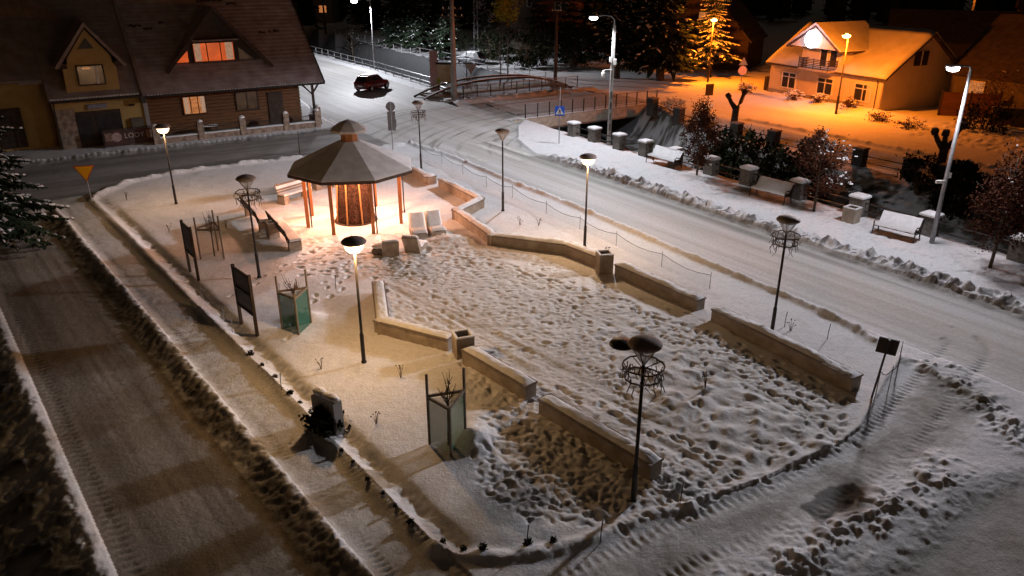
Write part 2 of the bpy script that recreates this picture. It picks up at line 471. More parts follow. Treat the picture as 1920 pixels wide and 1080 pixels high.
# ---- footpath, its banks and the lane
path = (QQ > 0) & (QQ < 1.5) & near_path & ~in_sq
lane = (QQ > -3.9) & (QQ <= -.75) & (PP > -1)
bankl = np.exp(-((QQ + .08) / .16) ** 2) * (.07 + .05 * n_rag)
H_ = np.where(path, -.04 + .008 * n_mid + .004 * n_fine, H_)
mixc(np.where(path, .72 + .2 * n_mid, 0), PACK * 1.15)
tread = smooth(-.2, .5, np.sin(PP * 2 * PI / .17 + 1.5 * n_mid)) * smooth(-.5, .3, n_big) * (np.exp(-((QQ - .30) / .11) ** 2) + np.exp(-((QQ - 1.38) / .12) ** 2)) * path
H_ -= tread * .035
mixc(tread * .25, SLUSH)
H_ = np.where(lane & ~in_sq, -.17 + .014 * fbm(QQ, PP * .04, .3, 131, 3) + .006 * n_mid, H_)
mixc(np.where(lane, .92, 0), np.array([.30, .26, .215]))
lw = np.exp(-((QQ + 3.05 + .1 * n_wide) / .33) ** 2) + np.exp(-((QQ + 1.55 + .1 * n_wide) / .36) ** 2)
mixc(np.where(lane, lw * (.65 + .45 * fbm(QQ, PP * .05, .5, 135, 3)), 0), np.array([.16, .135, .11]))
tr2 = (np.sin(PP * 2 * PI / .24) > 0) * np.exp(-((QQ + 3.6) / .14) ** 2) * lane
H_ -= tr2 * .03
QB = QQ + .10 * n_rag
slopeb = (QQ > -.95) & (QQ <= 0) & (PP > -1)
H_ = np.where(slopeb, -.17 + .17 * smooth(-.78, -.12, QB) + .07 * n_rag * smooth(-.8, -.5, QQ), H_)
mixc(np.where(slopeb, smooth(-.06, -.30, QB) * smooth(-.95, -.75, QB) * (.75 + .5 * n_rag), 0), np.array([.12, .10, .08]))
H_ += np.where(near_path & ~in_sq, bankl, 0) * smooth(-2, 0, PP)
lft = (QQ <= -3.9) & (PP > -1)
H_ = np.where(lft, -.14 + .10 * np.exp(-((QQ + 4.1 + .12 * n_rag) / .2) ** 2) * (1 + .6 * n_rag) - .40 * smooth(-4.25, -5.8, QQ) + .15 * n_clump * smooth(-4.1, -4.7, QQ) + .06 * n_big, H_)
mixc(np.where(lft, smooth(-4.15, -4.5, QQ) * (.6 + .8 * n_clump) * (1 - .5 * smooth(-5.5, -6.3, QQ)), 0), np.array([.075, .066, .052]))
REG[path] = 3; REG[lane & ~in_sq] = 2
# shallow ditch and low edge between footpath and square
dl = np.where(in_sq, d_left, -d_left)
strip = np.exp(-((dl + .05) / .16) ** 2) * smooth(0, 1, t_left)
H_ -= np.exp(-((dl - .42 + .08 * n_rag) / .20) ** 2) * (.08 + .06 * n_rag) * smooth(2, 4, t_left) * in_sq
H_ += strip * (.10 + .05 * n_clump)
mixc(np.exp(-((dl - .48) / .20) ** 2) * (.15 + .8 * n_rag) * in_sq, SLUSH)

# ---- snow on the square
sqm = in_sq * smooth(.2, .7, np.minimum(np.minimum(d_left, d_bot), d_rgt))
H_ = np.where(in_sq, H_ + .06 * smooth(0, .8, d_left) * smooth(0, .6, d_bot), H_)
tr_poly = [(700, 500), (770, 455), (860, 445), (1010, 485), (1120, 520), (1200, 580), (1320, 620), (1580, 760), (1590, 840), (1430, 905), (1300, 960),
           (1180, 990), (1000, 985), (900, 930), (930, 850), (885, 745), (860, 690), (840, 655), (715, 600)]
TP = GV(tr_poly); d_tp, _, _ = pl_dist(X, Y, np.vstack([TP, TP[:1]]))
in_tp = inside(X, Y, TP)
T = smooth(-.3, .7, np.where(in_tp, d_tp, -d_tp) + .3 * n_mid)
quiet = [(930, 480), (1090, 515), (1150, 560), (1000, 520)]
QP = GV(quiet); T *= 1 - .8 * inside(X, Y, QP)
# beaten lines of walking across the square
ax, ay = GV([(720, 540), (1500, 930)]); ad = (ay - ax) / np.hypot(*(ay - ax))
AL = (X - ax[0]) * ad[0] + (Y - ax[1]) * ad[1]; AC = -(X - ax[0]) * ad[1] + (Y - ax[1]) * ad[0]
groove = fbm(AC, AL * .10, .20, 151, 3)
track_band = np.exp(-((AC + .1) / 1.05) ** 2) * T
track_band2 = np.exp(-((AC - 3.4) / .9) ** 2) * T * smooth(4, 8, AL)
T2 = T * smooth(-.5, .5, fbm(X, Y, 2.6, 163, 2) + .1)
H_ += T2 * (.030 * fbm(X, Y, .30, 161, 3) + .016 * n_fine) + (track_band + .9 * track_band2) * (.055 * groove - .05)
# humps of snowed-in planting
lump_poly = GV([(1110, 610), (1180, 600), (1420, 740), (1575, 825), (1420, 895), (1290, 800)])
d_lp, _, _ = pl_dist(X, Y, np.vstack([lump_poly, lump_poly[:1]])); in_lp = inside(X, Y, lump_poly)
LP = smooth(-.2, .6, np.where(in_lp, d_lp, -d_lp))
cell = np.abs(fbm(X, Y, .62, 171, 1))
H_ += LP * .04 * fbm(X, Y, .8, 175, 2)
left_rough = GV([(960, 760), (1150, 900), (1190, 960), (1010, 970), (900, 925), (880, 850), (905, 790)])
in_lr = inside(X, Y, left_rough); d_lr, _, _ = pl_dist(X, Y, np.vstack([left_rough, left_rough[:1]]))
LR = smooth(-.3, .5, np.where(in_lr, d_lr, -d_lr))
H_ += LR * .065 * fbm(X, Y, .5, 181, 3)
mixc(T * .34, np.array([.56, .52, .47]))
mixc(np.clip(T * smooth(.1, .6, fbm(X, Y, .45, 185, 3)) * .22 + (track_band + track_band2) * smooth(0, -.5, groove) * .35, 0, .5), np.array([.40, .37, .33]))
# snowbank rim of the square towards the corner drive, with toothed wheel track
def side_band(px, lo, hi, pitch):
    d, t, sd = pl_dist(X, Y, GV(px))
    return np.exp(-(((sd * d) - (lo + hi) / 2) / ((hi - lo) / 2)) ** 2), t
H_ += np.exp(-((d_bot - .02) / .16) ** 2) * (.10 + .05 * n_rag)
drive_axis = [(1020, 1070), (1230, 975), (1420, 905), (1600, 805), (1700, 700), (1760, 635)]
for off, wd in ((-.30, .14), (-1.40, .15)):
    d, t, sd = pl_dist(X, Y, GV(drive_axis))
    b = np.exp(-((sd * d - off) / wd) ** 2) * ~in_sq
    tooth = smooth(-.3, .5, np.sin(t * 2 * PI / .21 + 2.5 * n_mid + 1.5 * n_big) + .7 * n_rag); fade = smooth(-.25, .45, n_big + .5 * n_mid)
    H_ += b * (-.04 + .038 * tooth) * (.35 + .65 * fade)
    mixc(b * (1 - tooth) * .4 * fade, SLUSH)
H_ += np.exp(-((d_rgt - .03) / .13) ** 2) * .05
drive = GV([(860, 1120), (1020, 1060), (1230, 985), (1420, 915), (1600, 815), (1700, 710), (1760, 640), (1930, 760), (1800, 840), (1600, 930), (1380, 1060), (1260, 1160)])
in_dr = inside(X, Y, drive) & ~in_sq
d_dr, _, _ = pl_dist(X, Y, np.vstack([drive, drive[:1]]))
dm_ = smooth(-.1, .9, np.where(in_dr, d_dr, -d_dr) + .5 * n_rag) * ~in_sq * (1 - smooth(-1.8, -.2, WW))
H_ += dm_ * (-.015 + .015 * n_clump)
mixc(dm_ * (.75 + .3 * n_mid + .2 * n_rag), np.array([.31, .29, .26]))
REG[in_dr] = 8
bare = GV([(1500, 950), (1545, 915), (1600, 905), (1625, 925), (1580, 960), (1540, 985)])
d_b, _, _ = pl_dist(X, Y, np.vstack([bare, bare[:1]])); ib = inside(X, Y, bare)
mixc(smooth(-.04, .05, np.where(ib, d_b, -d_b) + .14 * n_rag) * .9, ASPH * 1.6)
ice = GV([(1560, 880), (1700, 790), (1780, 800), (1700, 880), (1640, 900)])
ii = inside(X, Y, ice)
mixc(np.where(ii, .3 + .5 * n_clump, 0), SLUSH)
# rubble bank of ploughed snow on the near side of the drive
rub_axis = GV([(1390, 1110), (1480, 1055), (1600, 995), (1700, 935), (1770, 880)])
d_rb, t_rb, _ = pl_dist(X, Y, rub_axis)
RB = np.exp(-(d_rb / .62) ** 2)
chunk = .55 * fbm(X, Y, .30, 201, 2) + .6 * np.abs(fbm(X, Y, .17, 203, 2)) - .1
H_ += RB * (.09 + .22 * np.maximum(0, chunk) + .05 * n_rag)
mixc(RB * smooth(.0, .6, n_fine + chunk) * .35, SLUSH)
rub2 = GV([(1760, 690), (1830, 740), (1880, 800), (1960, 850)])
d_r2, _, _ = pl_dist(X, Y, rub2); RB2 = np.exp(-(d_r2 / .6) ** 2)
H_ += RB2 * (.06 + .24 * np.maximum(0, chunk) + .04 * n_rag)
kr = GV([(1690, 668), (1760, 705), (1850, 760), (1960, 830)])
d_kr, _, _ = pl_dist(X, Y, kr)
H_ += np.exp(-(d_kr / .22) ** 2) * (.08 + .10 * n_clump)
SP_ = GV([(1560, 1120), (1690, 1035), (1750, 985), (1810, 930), (1900, 885), (2100, 900), (2200, 1300)])
d_sp, _, _ = pl_dist(X, Y, np.vstack([SP_, SP_[:1]])); i_sp = inside(X, Y, SP_)
sm = smooth(-.25, .45, np.where(i_sp, d_sp, -d_sp) + .22 * n_rag)
H_ = H_ * (1 - sm) + sm * (-.10 + .012 * n_mid)
mixc(sm * (.8 + .3 * n_mid), np.array([.30, .275, .25]))
street = sm > .5
REG[street] = 1

# ---- footprints and small hollows, pressed in one by one
def stamp(x, y, ang, a, b, depth, rim):
    j0 = np.searchsorted(Yr, y - a * 1.9); j1 = np.searchsorted(Yr, y + a * 1.9)
    if j1 - j0 < 2: return
    dd = max(y + K0, 10.5); i0 = np.searchsorted(U, (x - a * 1.9) / dd); i1 = np.searchsorted(U, (x + a * 1.9) / dd)
    if i1 - i0 < 2: return
    xx = X[j0:j1, i0:i1] - x; yy = Y[j0:j1, i0:i1] - y
    c, s = math.cos(ang), math.sin(ang)
    r = np.hypot((xx * c + yy * s) / a, (-xx * s + yy * c) / b)
    H_[j0:j1, i0:i1] += -depth * np.exp(-r ** 2.6) + rim * np.exp(-((r - 1.35) / .35) ** 2)
def inpoly(x, y, poly):
    return bool(inside(np.array([x]), np.array([y]), poly)[0])
def walk(p0, p1, n_jit=.12, step=.62, depth=.065, wob=.3):
    p0, p1 = np.array(p0), np.array(p1); L = np.hypot(*(p1 - p0)); d = (p1 - p0) / L; nn = np.array([-d[1], d[0]])
    k = 0; t = 0; ph = random.uniform(0, 6)
    while t < L:
        q = p0 + d * t + nn * (.11 * (1 if k % 2 else -1) + wob * math.sin(t * .5 + ph)) + np.array([random.uniform(-1, 1), random.uniform(-1, 1)]) * n_jit * .5
        stamp(q[0], q[1], math.atan2(d[1], d[0]) + random.uniform(-.3, .3), random.uniform(.14, .19), random.uniform(.075, .10), depth * random.uniform(.7, 1.2), .02)
        t += step * random.uniform(.85, 1.15); k += 1
tx0, ty0 = TP.min(0); tx1, ty1 = TP.max(0)
cnt = 0
while cnt < 6500:
    x, y = random.uniform(tx0, tx1), random.uniform(ty0, ty1)
    if not inpoly(x, y, TP): continue
    cnt += 1
    if inpoly(x, y, QP) and random.random() < .85: continue
    if inpoly(x, y, lump_poly) and random.random() < .75: continue
    if random.random() > .35 + .8 * float(smooth(-.25, .35, float(fbm(np.array([x]), np.array([y]), 1.7, 167, 2)[0]))): continue
    a0 = math.atan2(ad[1], ad[0]) + random.gauss(0, .8)
    stamp(x, y, a0, random.uniform(.075, .13), random.uniform(.042, .06), random.uniform(.014, .042) * (.45 if abs((x - ax[0]) * -ad[1] + (y - ax[1]) * ad[0] + .1) < .9 else 1), random.uniform(.0, .01))
for k in range(26):
    a = random.choice(tr_poly); b = random.choice(tr_poly)
    pa, pb = G(*a), G(*b)
    if (pa - pb).length > 4: walk(pa, pb)
walk(G(690, 640), G(700, 660)); walk(G(640, 470), G(560, 640), depth=.05); walk(G(700, 470), G(620, 560)); walk(G(720, 480), G(560, 470), depth=.06)
walk(G(560, 480), G(420, 560), depth=.04); walk(G(840, 470), G(760, 420), depth=.05)
walk(G(1140, 540), G(1240, 600), depth=.06); walk(G(1220, 560), G(1420, 640), depth=.04)
for k in range(420):
    x, y = random.uniform(*sorted((left_rough[:, 0].min(), left_rough[:, 0].max()))), random.uniform(left_rough[:, 1].min(), left_rough[:, 1].max())
    if inpoly(x, y, left_rough): stamp(x, y, random.uniform(0, 6), random.uniform(.09, .15), random.uniform(.05, .07), random.uniform(.02, .055), .004)
for k in range(220):
    x, y = G(random.uniform(560, 760), random.uniform(440, 520)); stamp(x, y, random.uniform(0, 6), .15, .09, random.uniform(.02, .05), .01)
for k in range(420):
    w = random.gauss(8.3, .9); s = random.uniform(4, 38)
    stamp(RX + s * .55 + w * .835, RY - s * .835 + w * .55, random.uniform(0, 6), .15, .09, random.uniform(.015, .045), .008)
lp0, lp1 = lump_poly.min(0), lump_poly.max(0); hs = []
def hump(x, y, r1, r2, ang, h):
    j0 = np.searchsorted(Yr, y - .8); j1 = np.searchsorted(Yr, y + .8); dd = y + K0
    i0 = np.searchsorted(U, (x - .8) / dd); i1 = np.searchsorted(U, (x + .8) / dd)
    xx = X[j0:j1, i0:i1] - x; yy = Y[j0:j1, i0:i1] - y; c, s = math.cos(ang), math.sin(ang)
    H_[j0:j1, i0:i1] += h * np.exp(-((xx * c + yy * s) / r1) ** 2 - ((-xx * s + yy * c) / r2) ** 2)
for k in range(5000):
    x, y = random.uniform(lp0[0], lp1[0]), random.uniform(lp0[1], lp1[1])
    if not inpoly(x, y, lump_poly) or any((x - a) ** 2 + (y - b) ** 2 < .46 ** 2 for a, b in hs): continue
    hs.append((x, y)); hump(x, y, random.uniform(.18, .30), random.uniform(.14, .22), random.uniform(0, 6), random.choice((1, 1, 1, -.6)) * random.uniform(.03, .13))
# swept ring and heaps
for (px, py, rx, ry, h) in [(683, 688, .5, .4, .06), (840, 455, .9, .55, .22), (905, 790, .5, .5, .10), (575, 600, .5, .35, .28), (890, 830, .45, .6, .34), (510, 470, .9, .5, .12), (470, 415, .6, .4, .10)]:
    x, y = G(px, py)
    H_ += h * np.exp(-((X - x) / rx) ** 2 - ((Y - y) / ry) ** 2)
H_ += .16 * np.maximum(0, chunk + .2) * np.exp(-((X - G(840, 455).x) / .9) ** 2 - ((Y - G(840, 455).y) / .8) ** 2)
H_ += n_fine * .006
# the land beyond climbs a little
H_ += np.where(Y > 110, (Y - 110) * .012, 0)

def hz(x, y):
    j = int(np.clip(np.searchsorted(Yr, y), 1, len(Yr) - 1)); dd = max(y + K0, 10.5)
    i = int(np.clip(np.searchsorted(U, x / dd), 1, len(U) - 1))
    return float(H_[j, i])
def P3(px, py, sink=0.0):
    g = G(px, py)
    return Vector((g.x, g.y, hz(g.x, g.y) - sink))

def snow_ground_mat():
    m = bpy.data.materials.new('ground_snow'); m.use_nodes = True
    n = m.node_tree.nodes; l = m.node_tree.links; p = n['Principled BSDF']
    p.inputs['Roughness'].default_value = .72; p.inputs['Specular IOR Level'].default_value = .25
    at = n.new('ShaderNodeAttribute'); at.attribute_name = 'alb'
    tc = n.new('ShaderNodeTexCoord')
    nz = n.new('ShaderNodeTexNoise'); nz.inputs['Scale'].default_value = 9; nz.inputs['Detail'].default_value = 7; nz.inputs['Roughness'].default_value = .65
    l.new(tc.outputs['Object'], nz.inputs['Vector'])
    mr = n.new('ShaderNodeMapRange'); mr.inputs[1].default_value = .25; mr.inputs[2].default_value = .75; mr.inputs[3].default_value = .78; mr.inputs[4].default_value = 1.12
    l.new(nz.outputs[0], mr.inputs[0])
    mx = n.new('ShaderNodeVectorMath'); mx.operation = 'SCALE'
    l.new(at.outputs['Color'], mx.inputs[0]); l.new(mr.outputs[0], mx.inputs['Scale'])
    l.new(mx.outputs[0], p.inputs['Base Color'])
    n2 = n.new('ShaderNodeTexNoise'); n2.inputs['Scale'].default_value = 14; n2.inputs['Detail'].default_value = 6; n2.inputs['Roughness'].default_value = .7
    l.new(tc.outputs['Object'], n2.inputs['Vector'])
    b = n.new('ShaderNodeBump'); b.inputs['Strength'].default_value = .55; b.inputs['Distance'].default_value = .04
    l.new(n2.outputs[0], b.inputs['Height']); l.new(b.outputs[0], p.inputs['Normal'])
    return m
M['ground_snow'] = snow_ground_mat()
nr, nc = X.shape
idx = np.arange(nr * nc).reshape(nr, nc)
quads = np.stack([idx[:-1, :-1], idx[:-1, 1:], idx[1:, 1:], idx[1:, :-1]], -1).reshape(-1, 4)
qreg = REG[:-1, :-1].reshape(-1)
allv = np.stack([X, Y, H_], -1).reshape(-1, 3).astype(np.float32)
alla = np.concatenate([np.clip(ALB, .01, .9), np.ones((nr, nc, 1))], -1).reshape(-1, 4).astype(np.float32)
for code, nm in enumerate(['snow_ground', 'main_road', 'side_lane', 'footpath', 'pavement', 'side_street', 'riverbank', 'far_road', 'driveway']):
    q = quads[qreg == code]
    if len(q) == 0: continue
    used, inv = np.unique(q.reshape(-1), return_inverse=True)
    me = bpy.data.meshes.new(nm)
    me.vertices.add(len(used)); me.vertices.foreach_set('co', allv[used].reshape(-1))
    me.loops.add(len(q) * 4); me.loops.foreach_set('vertex_index', inv.astype(np.int32).reshape(-1))
    me.polygons.add(len(q)); me.polygons.foreach_set('loop_start', np.arange(0, len(q) * 4, 4, dtype=np.int32))
    me.polygons.foreach_set('use_smooth', np.ones(len(q), bool))
    me.update(calc_edges=True)
    a = me.attributes.new('alb', 'FLOAT_COLOR', 'POINT'); a.data.foreach_set('color', alla[used].reshape(-1))
    me.materials.append(M['ground_snow'])
    o = bpy.data.objects.new(nm, me); COL.objects.link(o); o['kind'] = 'structure'
def water_mat():
    m = mat('river_water_mat', (.012, .013, .014), (.006, .006, .007), .12, 1.0, .3, 3, spec=.5); return m
def sw(s, w): return (RX + s * .55 + w * .835, RY - s * .835 + w * .55)
mb = MB()
for s0, s1 in zip(range(-120, 90, 10), range(-110, 100, 10)):
    a, b, c, d = sw(s0, wn_at(s0) + .9), sw(s1, wn_at(s1) + .9), sw(s1, wf_at(s1) - 4.2), sw(s0, wf_at(s0) - 4.2)
    mb.add([(*a, -2.52), (*b, -2.52), (*c, -2.52), (*d, -2.52)], [(0, 1, 2, 3)])
mb.build('river_water', water_mat(), kind='structure')
# painted bars of the crossing showing through the packed snow
M['road_paint'] = mat('road_paint', (.74, .73, .70), (.55, .54, .50), .7, 3)
mb = MB()
for w0, sa, sb in ((1.75, -.7, 3.3), (3.85, -1.5, 4.1), (5.05, -1.8, 3.3)):
    for k in range(8):
        s0 = sa + (sb - sa) * k / 8; s1 = sa + (sb - sa) * (k + 1) / 8
        q = [sw(s0, w0 - .22), sw(s1, w0 - .22), sw(s1, w0 + .22), sw(s0, w0 + .22)]
        mb.add([(*p, hz(*p) + .012) for p in q], [(0, 1, 2, 3)])
mb.build('crossing_marking', M['road_paint'], kind='structure')
# ------------------------------------------------------------------ buildings
def roof_slope(mb, x0, x1, y0, z0, y1, z1, n, step=.035, th=.16):
    """a slope of overlapping courses from the eave (y0,z0) up to the ridge (y1,z1)"""
    L = math.hypot(y1 - y0, z1 - z0); ny, nz = -(z1 - z0) / L, (y1 - y0) / L
    if nz < 0: ny, nz = -ny, -nz
    prof = [(y0 - ny * th, z0 - nz * th)]
    for k in range(n):
        a = k / n; b = (k + 1) / n
        prof.append((y0 + (y1 - y0) * a + ny * step, z0 + (z1 - z0) * a + nz * step))
        prof.append((y0 + (y1 - y0) * b, z0 + (z1 - z0) * b))
    prof.append((y1 - ny * th, z1 - nz * th))
    mb.prism(prof, 'x', x0, x1)
def lit_glass(name, col, strength, dark=.35, scale=3.0):
    m = bpy.data.materials.new(name); m.use_nodes = True
    n = m.node_tree.nodes; l = m.node_tree.links; p = n['Principled BSDF']
    p.inputs['Base Color'].default_value = (.05, .03, .02, 1); p.inputs['Roughness'].default_value = .2
    tc = n.new('ShaderNodeTexCoord'); nz = n.new('ShaderNodeTexNoise'); nz.inputs['Scale'].default_value = scale; nz.inputs['Detail'].default_value = 2
    l.new(tc.outputs['Object'], nz.inputs['Vector'])
    cr = n.new('ShaderNodeValToRGB'); cr.color_ramp.elements[0].position = .35; cr.color_ramp.elements[1].position = .65
    cr.color_ramp.elements[0].color = (*[c * dark for c in col], 1); cr.color_ramp.elements[1].color = (*col, 1)
    l.new(nz.outputs[0], cr.inputs[0]); l.new(cr.outputs[0], p.inputs['Emission Color'])
    p.inputs['Emission Strength'].default_value = strength
    return m
def lace_mat(name, col, strength):
    m = bpy.data.materials.new(name); m.use_nodes = True
    n = m.node_tree.nodes; l = m.node_tree.links; p = n['Principled BSDF']
    p.inputs['Base Color'].default_value = (.5, .4, .3, 1)
    tc = n.new('ShaderNodeTexCoord'); vo = n.new('ShaderNodeTexVoronoi'); vo.inputs['Scale'].default_value = 9
    l.new(tc.outputs['Object'], vo.inputs['Vector'])
    cr = n.new('ShaderNodeValToRGB'); cr.color_ramp.elements[0].position = .15; cr.color_ramp.elements[1].position = .5
    cr.color_ramp.elements[0].color = (*[c * .25 for c in col], 1); cr.color_ramp.elements[1].color = (*col, 1)
    l.new(vo.outputs['Distance'], cr.inputs[0]); l.new(cr.outputs[0], p.inputs['Emission Color'])
    p.inputs['Emission Strength'].default_value = strength
    return m
M['pane_orange'] = lit_glass('pane_orange', (1.0, .13, .018), .66, .7, 1.6)
M['pane_amber'] = lit_glass('pane_amber', (1.0, .34, .10), .62, .45, 4)
M['pane_dim'] = lit_glass('pane_dim', (.34, .18, .085), .13, .35, 2.4)
M['lace'] = lace_mat('lace', (.95, .55, .34), .34)
def window(parent, x, z, w, h, y, pane, frame, name='window', cols=2, transom=None, fw=.07, lace=None, depth=.10):
    """a framed window standing proud of a wall that faces -y"""
    f = MB()
    for xx in (x - w / 2, x + w / 2): f.box((xx, y - depth / 2, z), (fw, depth, h + fw))
    for zz in (z - h / 2, z + h / 2): f.box((x, y - depth / 2, zz), (w - fw, depth - .004, fw))
    for k in range(1, cols): f.box((x - w / 2 + w * k / cols, y - depth / 2 + .006, z), (fw * .8, depth - .016, h - fw))
    if transom: f.box((x, y - depth / 2 + .012, z - h / 2 + h * transom), (w - fw, depth - .028, fw * .8))
    fo = f.build(name, frame, parent)
    MB().box((x, y - .02, z), (w - fw, .03, h - fw)).build('pane', pane, fo)
    if lace:
        for (lx, lw) in lace: MB().box((lx, y - .045, z + .02), (lw, .012, h - fw - .04)).build('curtain', M['lace'], fo)
    return fo
HRZ = math.atan2(hy, hx)
# --- log house
H1 = empty('timber_house', (HA.x, HA.y, 0), 'long timber house with snow-dusted tiled roof and big triangular dormer lit orange inside', 'house', rz=HRZ)
mb = MB()
for k in range(13):
    z = .36 + k * .235
    mb.box((-6.95, 1.13, z), (10.7, .26, .225), bev=.06)
    mb.box((-1.73, 6.1, z + .0), (.26, 9.6, .225), bev=.06)
mb.box((-6.95, 1.22, .1), (10.6, .2, .36))
mb.box((-7, 6.2, 1.6), (10.3, 9.6, 3.0))
mb.build('log_wall', M['wood_log'], H1)
MB().box((-6.95, 1.0, .06), (10.8, .12, .34)).build('foundation', M['stone'], H1)
mb = MB()
roof_slope(mb, -12.38, 0, 0, 3.2, 6.3, 9.24, 24, step=.05)
roof_slope(mb, -12.38, 0, 12.6, 3.2, 6.3, 9.24, 24)
mb.build('roof', M['snow_dusted_roof_red'], H1)
mb = MB()
mb.tube([(-12.4, -.10, 3.08), (-6, -.10, 3.07), (.02, -.10, 3.08)], .075, 8)
mb.build('gutter', M['metal_dark'], H1)
mb = MB()
for k in range(62):
    x = -12.2 + k * .197; mb.blob((x, -.06, 3.13), (.085, .07, .05 + .02 * random.random()), k, 6, 4)
mb.build('eave_snow', M['snow'], H1)
mb = MB()
L = math.hypot(6.3, 6.04)
mb.bar((-12.47, -.12, 3.17), (-12.47, 6.3, 9.32), .24, .30)
mb.build('verge_board', M['snow_dusted_roof'], H1)
mb = MB(); mb.bar((.03, -.06, 3.1), (.03, 6.3, 9.2), .06, .26); mb.build('barge_board', M['wood_dark'], H1)
mb = MB(); mb.prism([(1.1, 3.1), (6.3, 8.9), (11.4, 3.1)], 'x', -1.75, -1.55); mb.build('gable_boarding', M['wood_dark'], H1)
# bare patches where snow slid
for (x, y, w) in [(-13 + 1.3, 4.2, .9), (-10.9, 4.0, .6), (-9.9, 4.35, .4), (-3.2, 3.45, .5), (-2.1, 3.5, .45), (-2.6, 3.5, .15), (-6.1, 5.75, 1.9), (-4.6, 5.5, .8)]:
    top = [(x - w * .5 + w * i / 9, y + random.uniform(.02, .16)) for i in range(10)]; bot = [(q[0] + random.uniform(-.03, .03), y - random.uniform(.0, .13)) for q in top]
    vs = []
    for q, q2 in zip(top, bot): vs += [(q[0], q[1], 3.2 + .9587 * q[1] + .075), (q2[0], q2[1], 3.2 + .9587 * q2[1] + .075)]
    MB().add(vs, [(2 * i, 2 * i + 1, 2 * i + 3, 2 * i + 2) for i in range(9)]).build('bare_tile_patch', M['dark_roof'], H1)
# big dormer
D = MB()
dx0, dx1, dxa, dzb, dza = -10.62, -3.3, -6.98, 4.45, 8.57
yb = (dza - 3.2) / .9587
def slab(mb, p, q, yf, yk, th=.16):
    """roof slab between ridge p(x,z) and foot q(x,z)"""
    dxx, dzz = q[0] - p[0], q[1] - p[1]; l = math.hypot(dxx, dzz); nx, nz = -dzz / l, dxx / l
    if nz < 0: nx, nz = -nx, -nz
    mb.prism([(p[0], p[1]), (q[0], q[1]), (q[0] - nx * th, q[1] - nz * th), (p[0], p[1] - th * 1.35)], 'y', yf, yk)
dm = MB(); slab(dm, (dxa, dza), (dx0, dzb), 1.25, yb); slab(dm, (dxa, dza), (dx1, dzb), 1.25, yb)
dormer = dm.build('dormer', M['snow_dusted_roof_red'], H1)
MB().prism([(dx0 + .45, 4.6), (dxa, dza - .25), (dx1 - .45, 4.6)], 'y', 1.72, 1.95).build('boarding', M['wood_dark'], dormer)
mb = MB(); mb.bar((dx0 + .02, 1.19, dzb - .1), (dxa, 1.19, dza - .13), .10, .22); mb.bar((dx1 - .02, 1.18, dzb - .1), (dxa, 1.18, dza - .13), .10, .22)
mb.build('barge_board', M['wood_dark'], dormer)
window(dormer, -7.2, 5.55, 2.78, 1.28, 1.72, M['pane_orange'], M['wood_dark'], cols=3, lace=[(-8.3, .42), (-6.15, .5)])
for tri, ln in (([(-9.78, 4.95), (-8.98, 4.95), (-8.98, 5.70)], 'window_pane'), ([(-4.52, 4.95), (-5.52, 4.95), (-5.52, 5.78)], 'window_pane')):
    MB().prism(tri, 'y', 1.66, 1.71).build(ln, M['pane_orange'] if tri[0][0] < -8 else M['pane_dim'], dormer)
MB().box((-7.1, 1.45, 6.36), (3.2, .5, .10)).build('window_hood', M['snow_dusted_roof'], dormer)
# ground floor windows, door
window(H1, -9.2, 2.12, 1.52, 1.22, 1.0, M['pane_amber'], M['wood_dark'], cols=3, lace=[(-9.72, .28), (-8.62, .3)])
window(H1, -5.55, 2.12, 1.55, 1.3, 1.0, M['pane_dim'], M['wood_dark'], cols=2)
fo = MB().box((-3.5, .96, 1.42), (1.1, .10, 2.3)).build('door', M['wood_dark'], H1)
mb = MB()
mb.bar((-.75, .55, -.1), (-.75, .55, 3.12), .16); mb.bar((-.75, .55, 2.2), (-1.5, .75, 3.0), .11); mb.bar((-.75, .55, 2.3), (-.2, .55, 3.05), .10)
mb.build('porch_post', M['wood_dark'], H1)
MB().box((-6.5, .45, .10), (12, 1.3, .2)).build('terrace', M['stone'], H1)

# --- yellow house
H2 = empty('yellow_house', (HA.x, HA.y, 0), 'yellow rendered house with steep dark roof and a tall pointed dormer above a shop front', 'house', rz=HRZ)
mb = MB()
mb.box((-15.2, 3.6, 1.55), (5.3, 6.0, 3.1)); mb.box((-24.2, 4.5, 2.1), (12.6, 5.0, 4.3))
mb.build('wall', M['plaster_yellow'], H2)
mb = MB()
roof_slope(mb, -18.0, -12.62, 0, 3.3, 6.5, 9.53, 25, step=.03)
roof_slope(mb, -34, -18.03, 1.2, 4.45, 6.5, 9.53, 20, step=.03)
roof_slope(mb, -34, -12.62, 13, 3.3, 6.5, 9.53, 8)
mb.build('roof', M['snow_dusted_roof'], H2)
MB().tube([(-18.0, -.09, 3.17), (-12.7, -.09, 3.17)], .075, 8).build('gutter', M['metal_dark'], H2)
MB().tube([(-17.75, .0, 3.1), (-17.78, .42, 2.7), (-17.78, .42, .1)], .05, 8).build('downpipe', M['metal_dark'], H2)
mb = MB()
for k in range(26): mb.blob((-17.85 + k * .2, -.04, 3.33), (.12, .12, .055), k, 6, 4)
mb.build('eave_snow', M['snow'], H2)
MB().box((-12.55, .35, 2.95), (.34, .9, .5)).build('dark_gap_box', M['metal_dark'], H2)  # dark box stands in for the shadowy gap where the two roofs step
MB().box((-12.42, .62, 1.5), (.26, .3, 3.0)).build('corner_pilaster', M['plaster_grey'], H2)
ax_ = -15.16
wallp = [(-16.86, 3.66), (-13.78, 3.66), (-13.72, 5.34), (-13.92, 5.34), (-13.95, 5.75), (ax_, 7.45), (-16.45, 5.75), (-16.5, 5.42), (-16.8, 5.42)]
dormer2 = MB().prism(wallp, 'y', .35, 2.6).build('dormer', M['plaster_yellow'], H2)
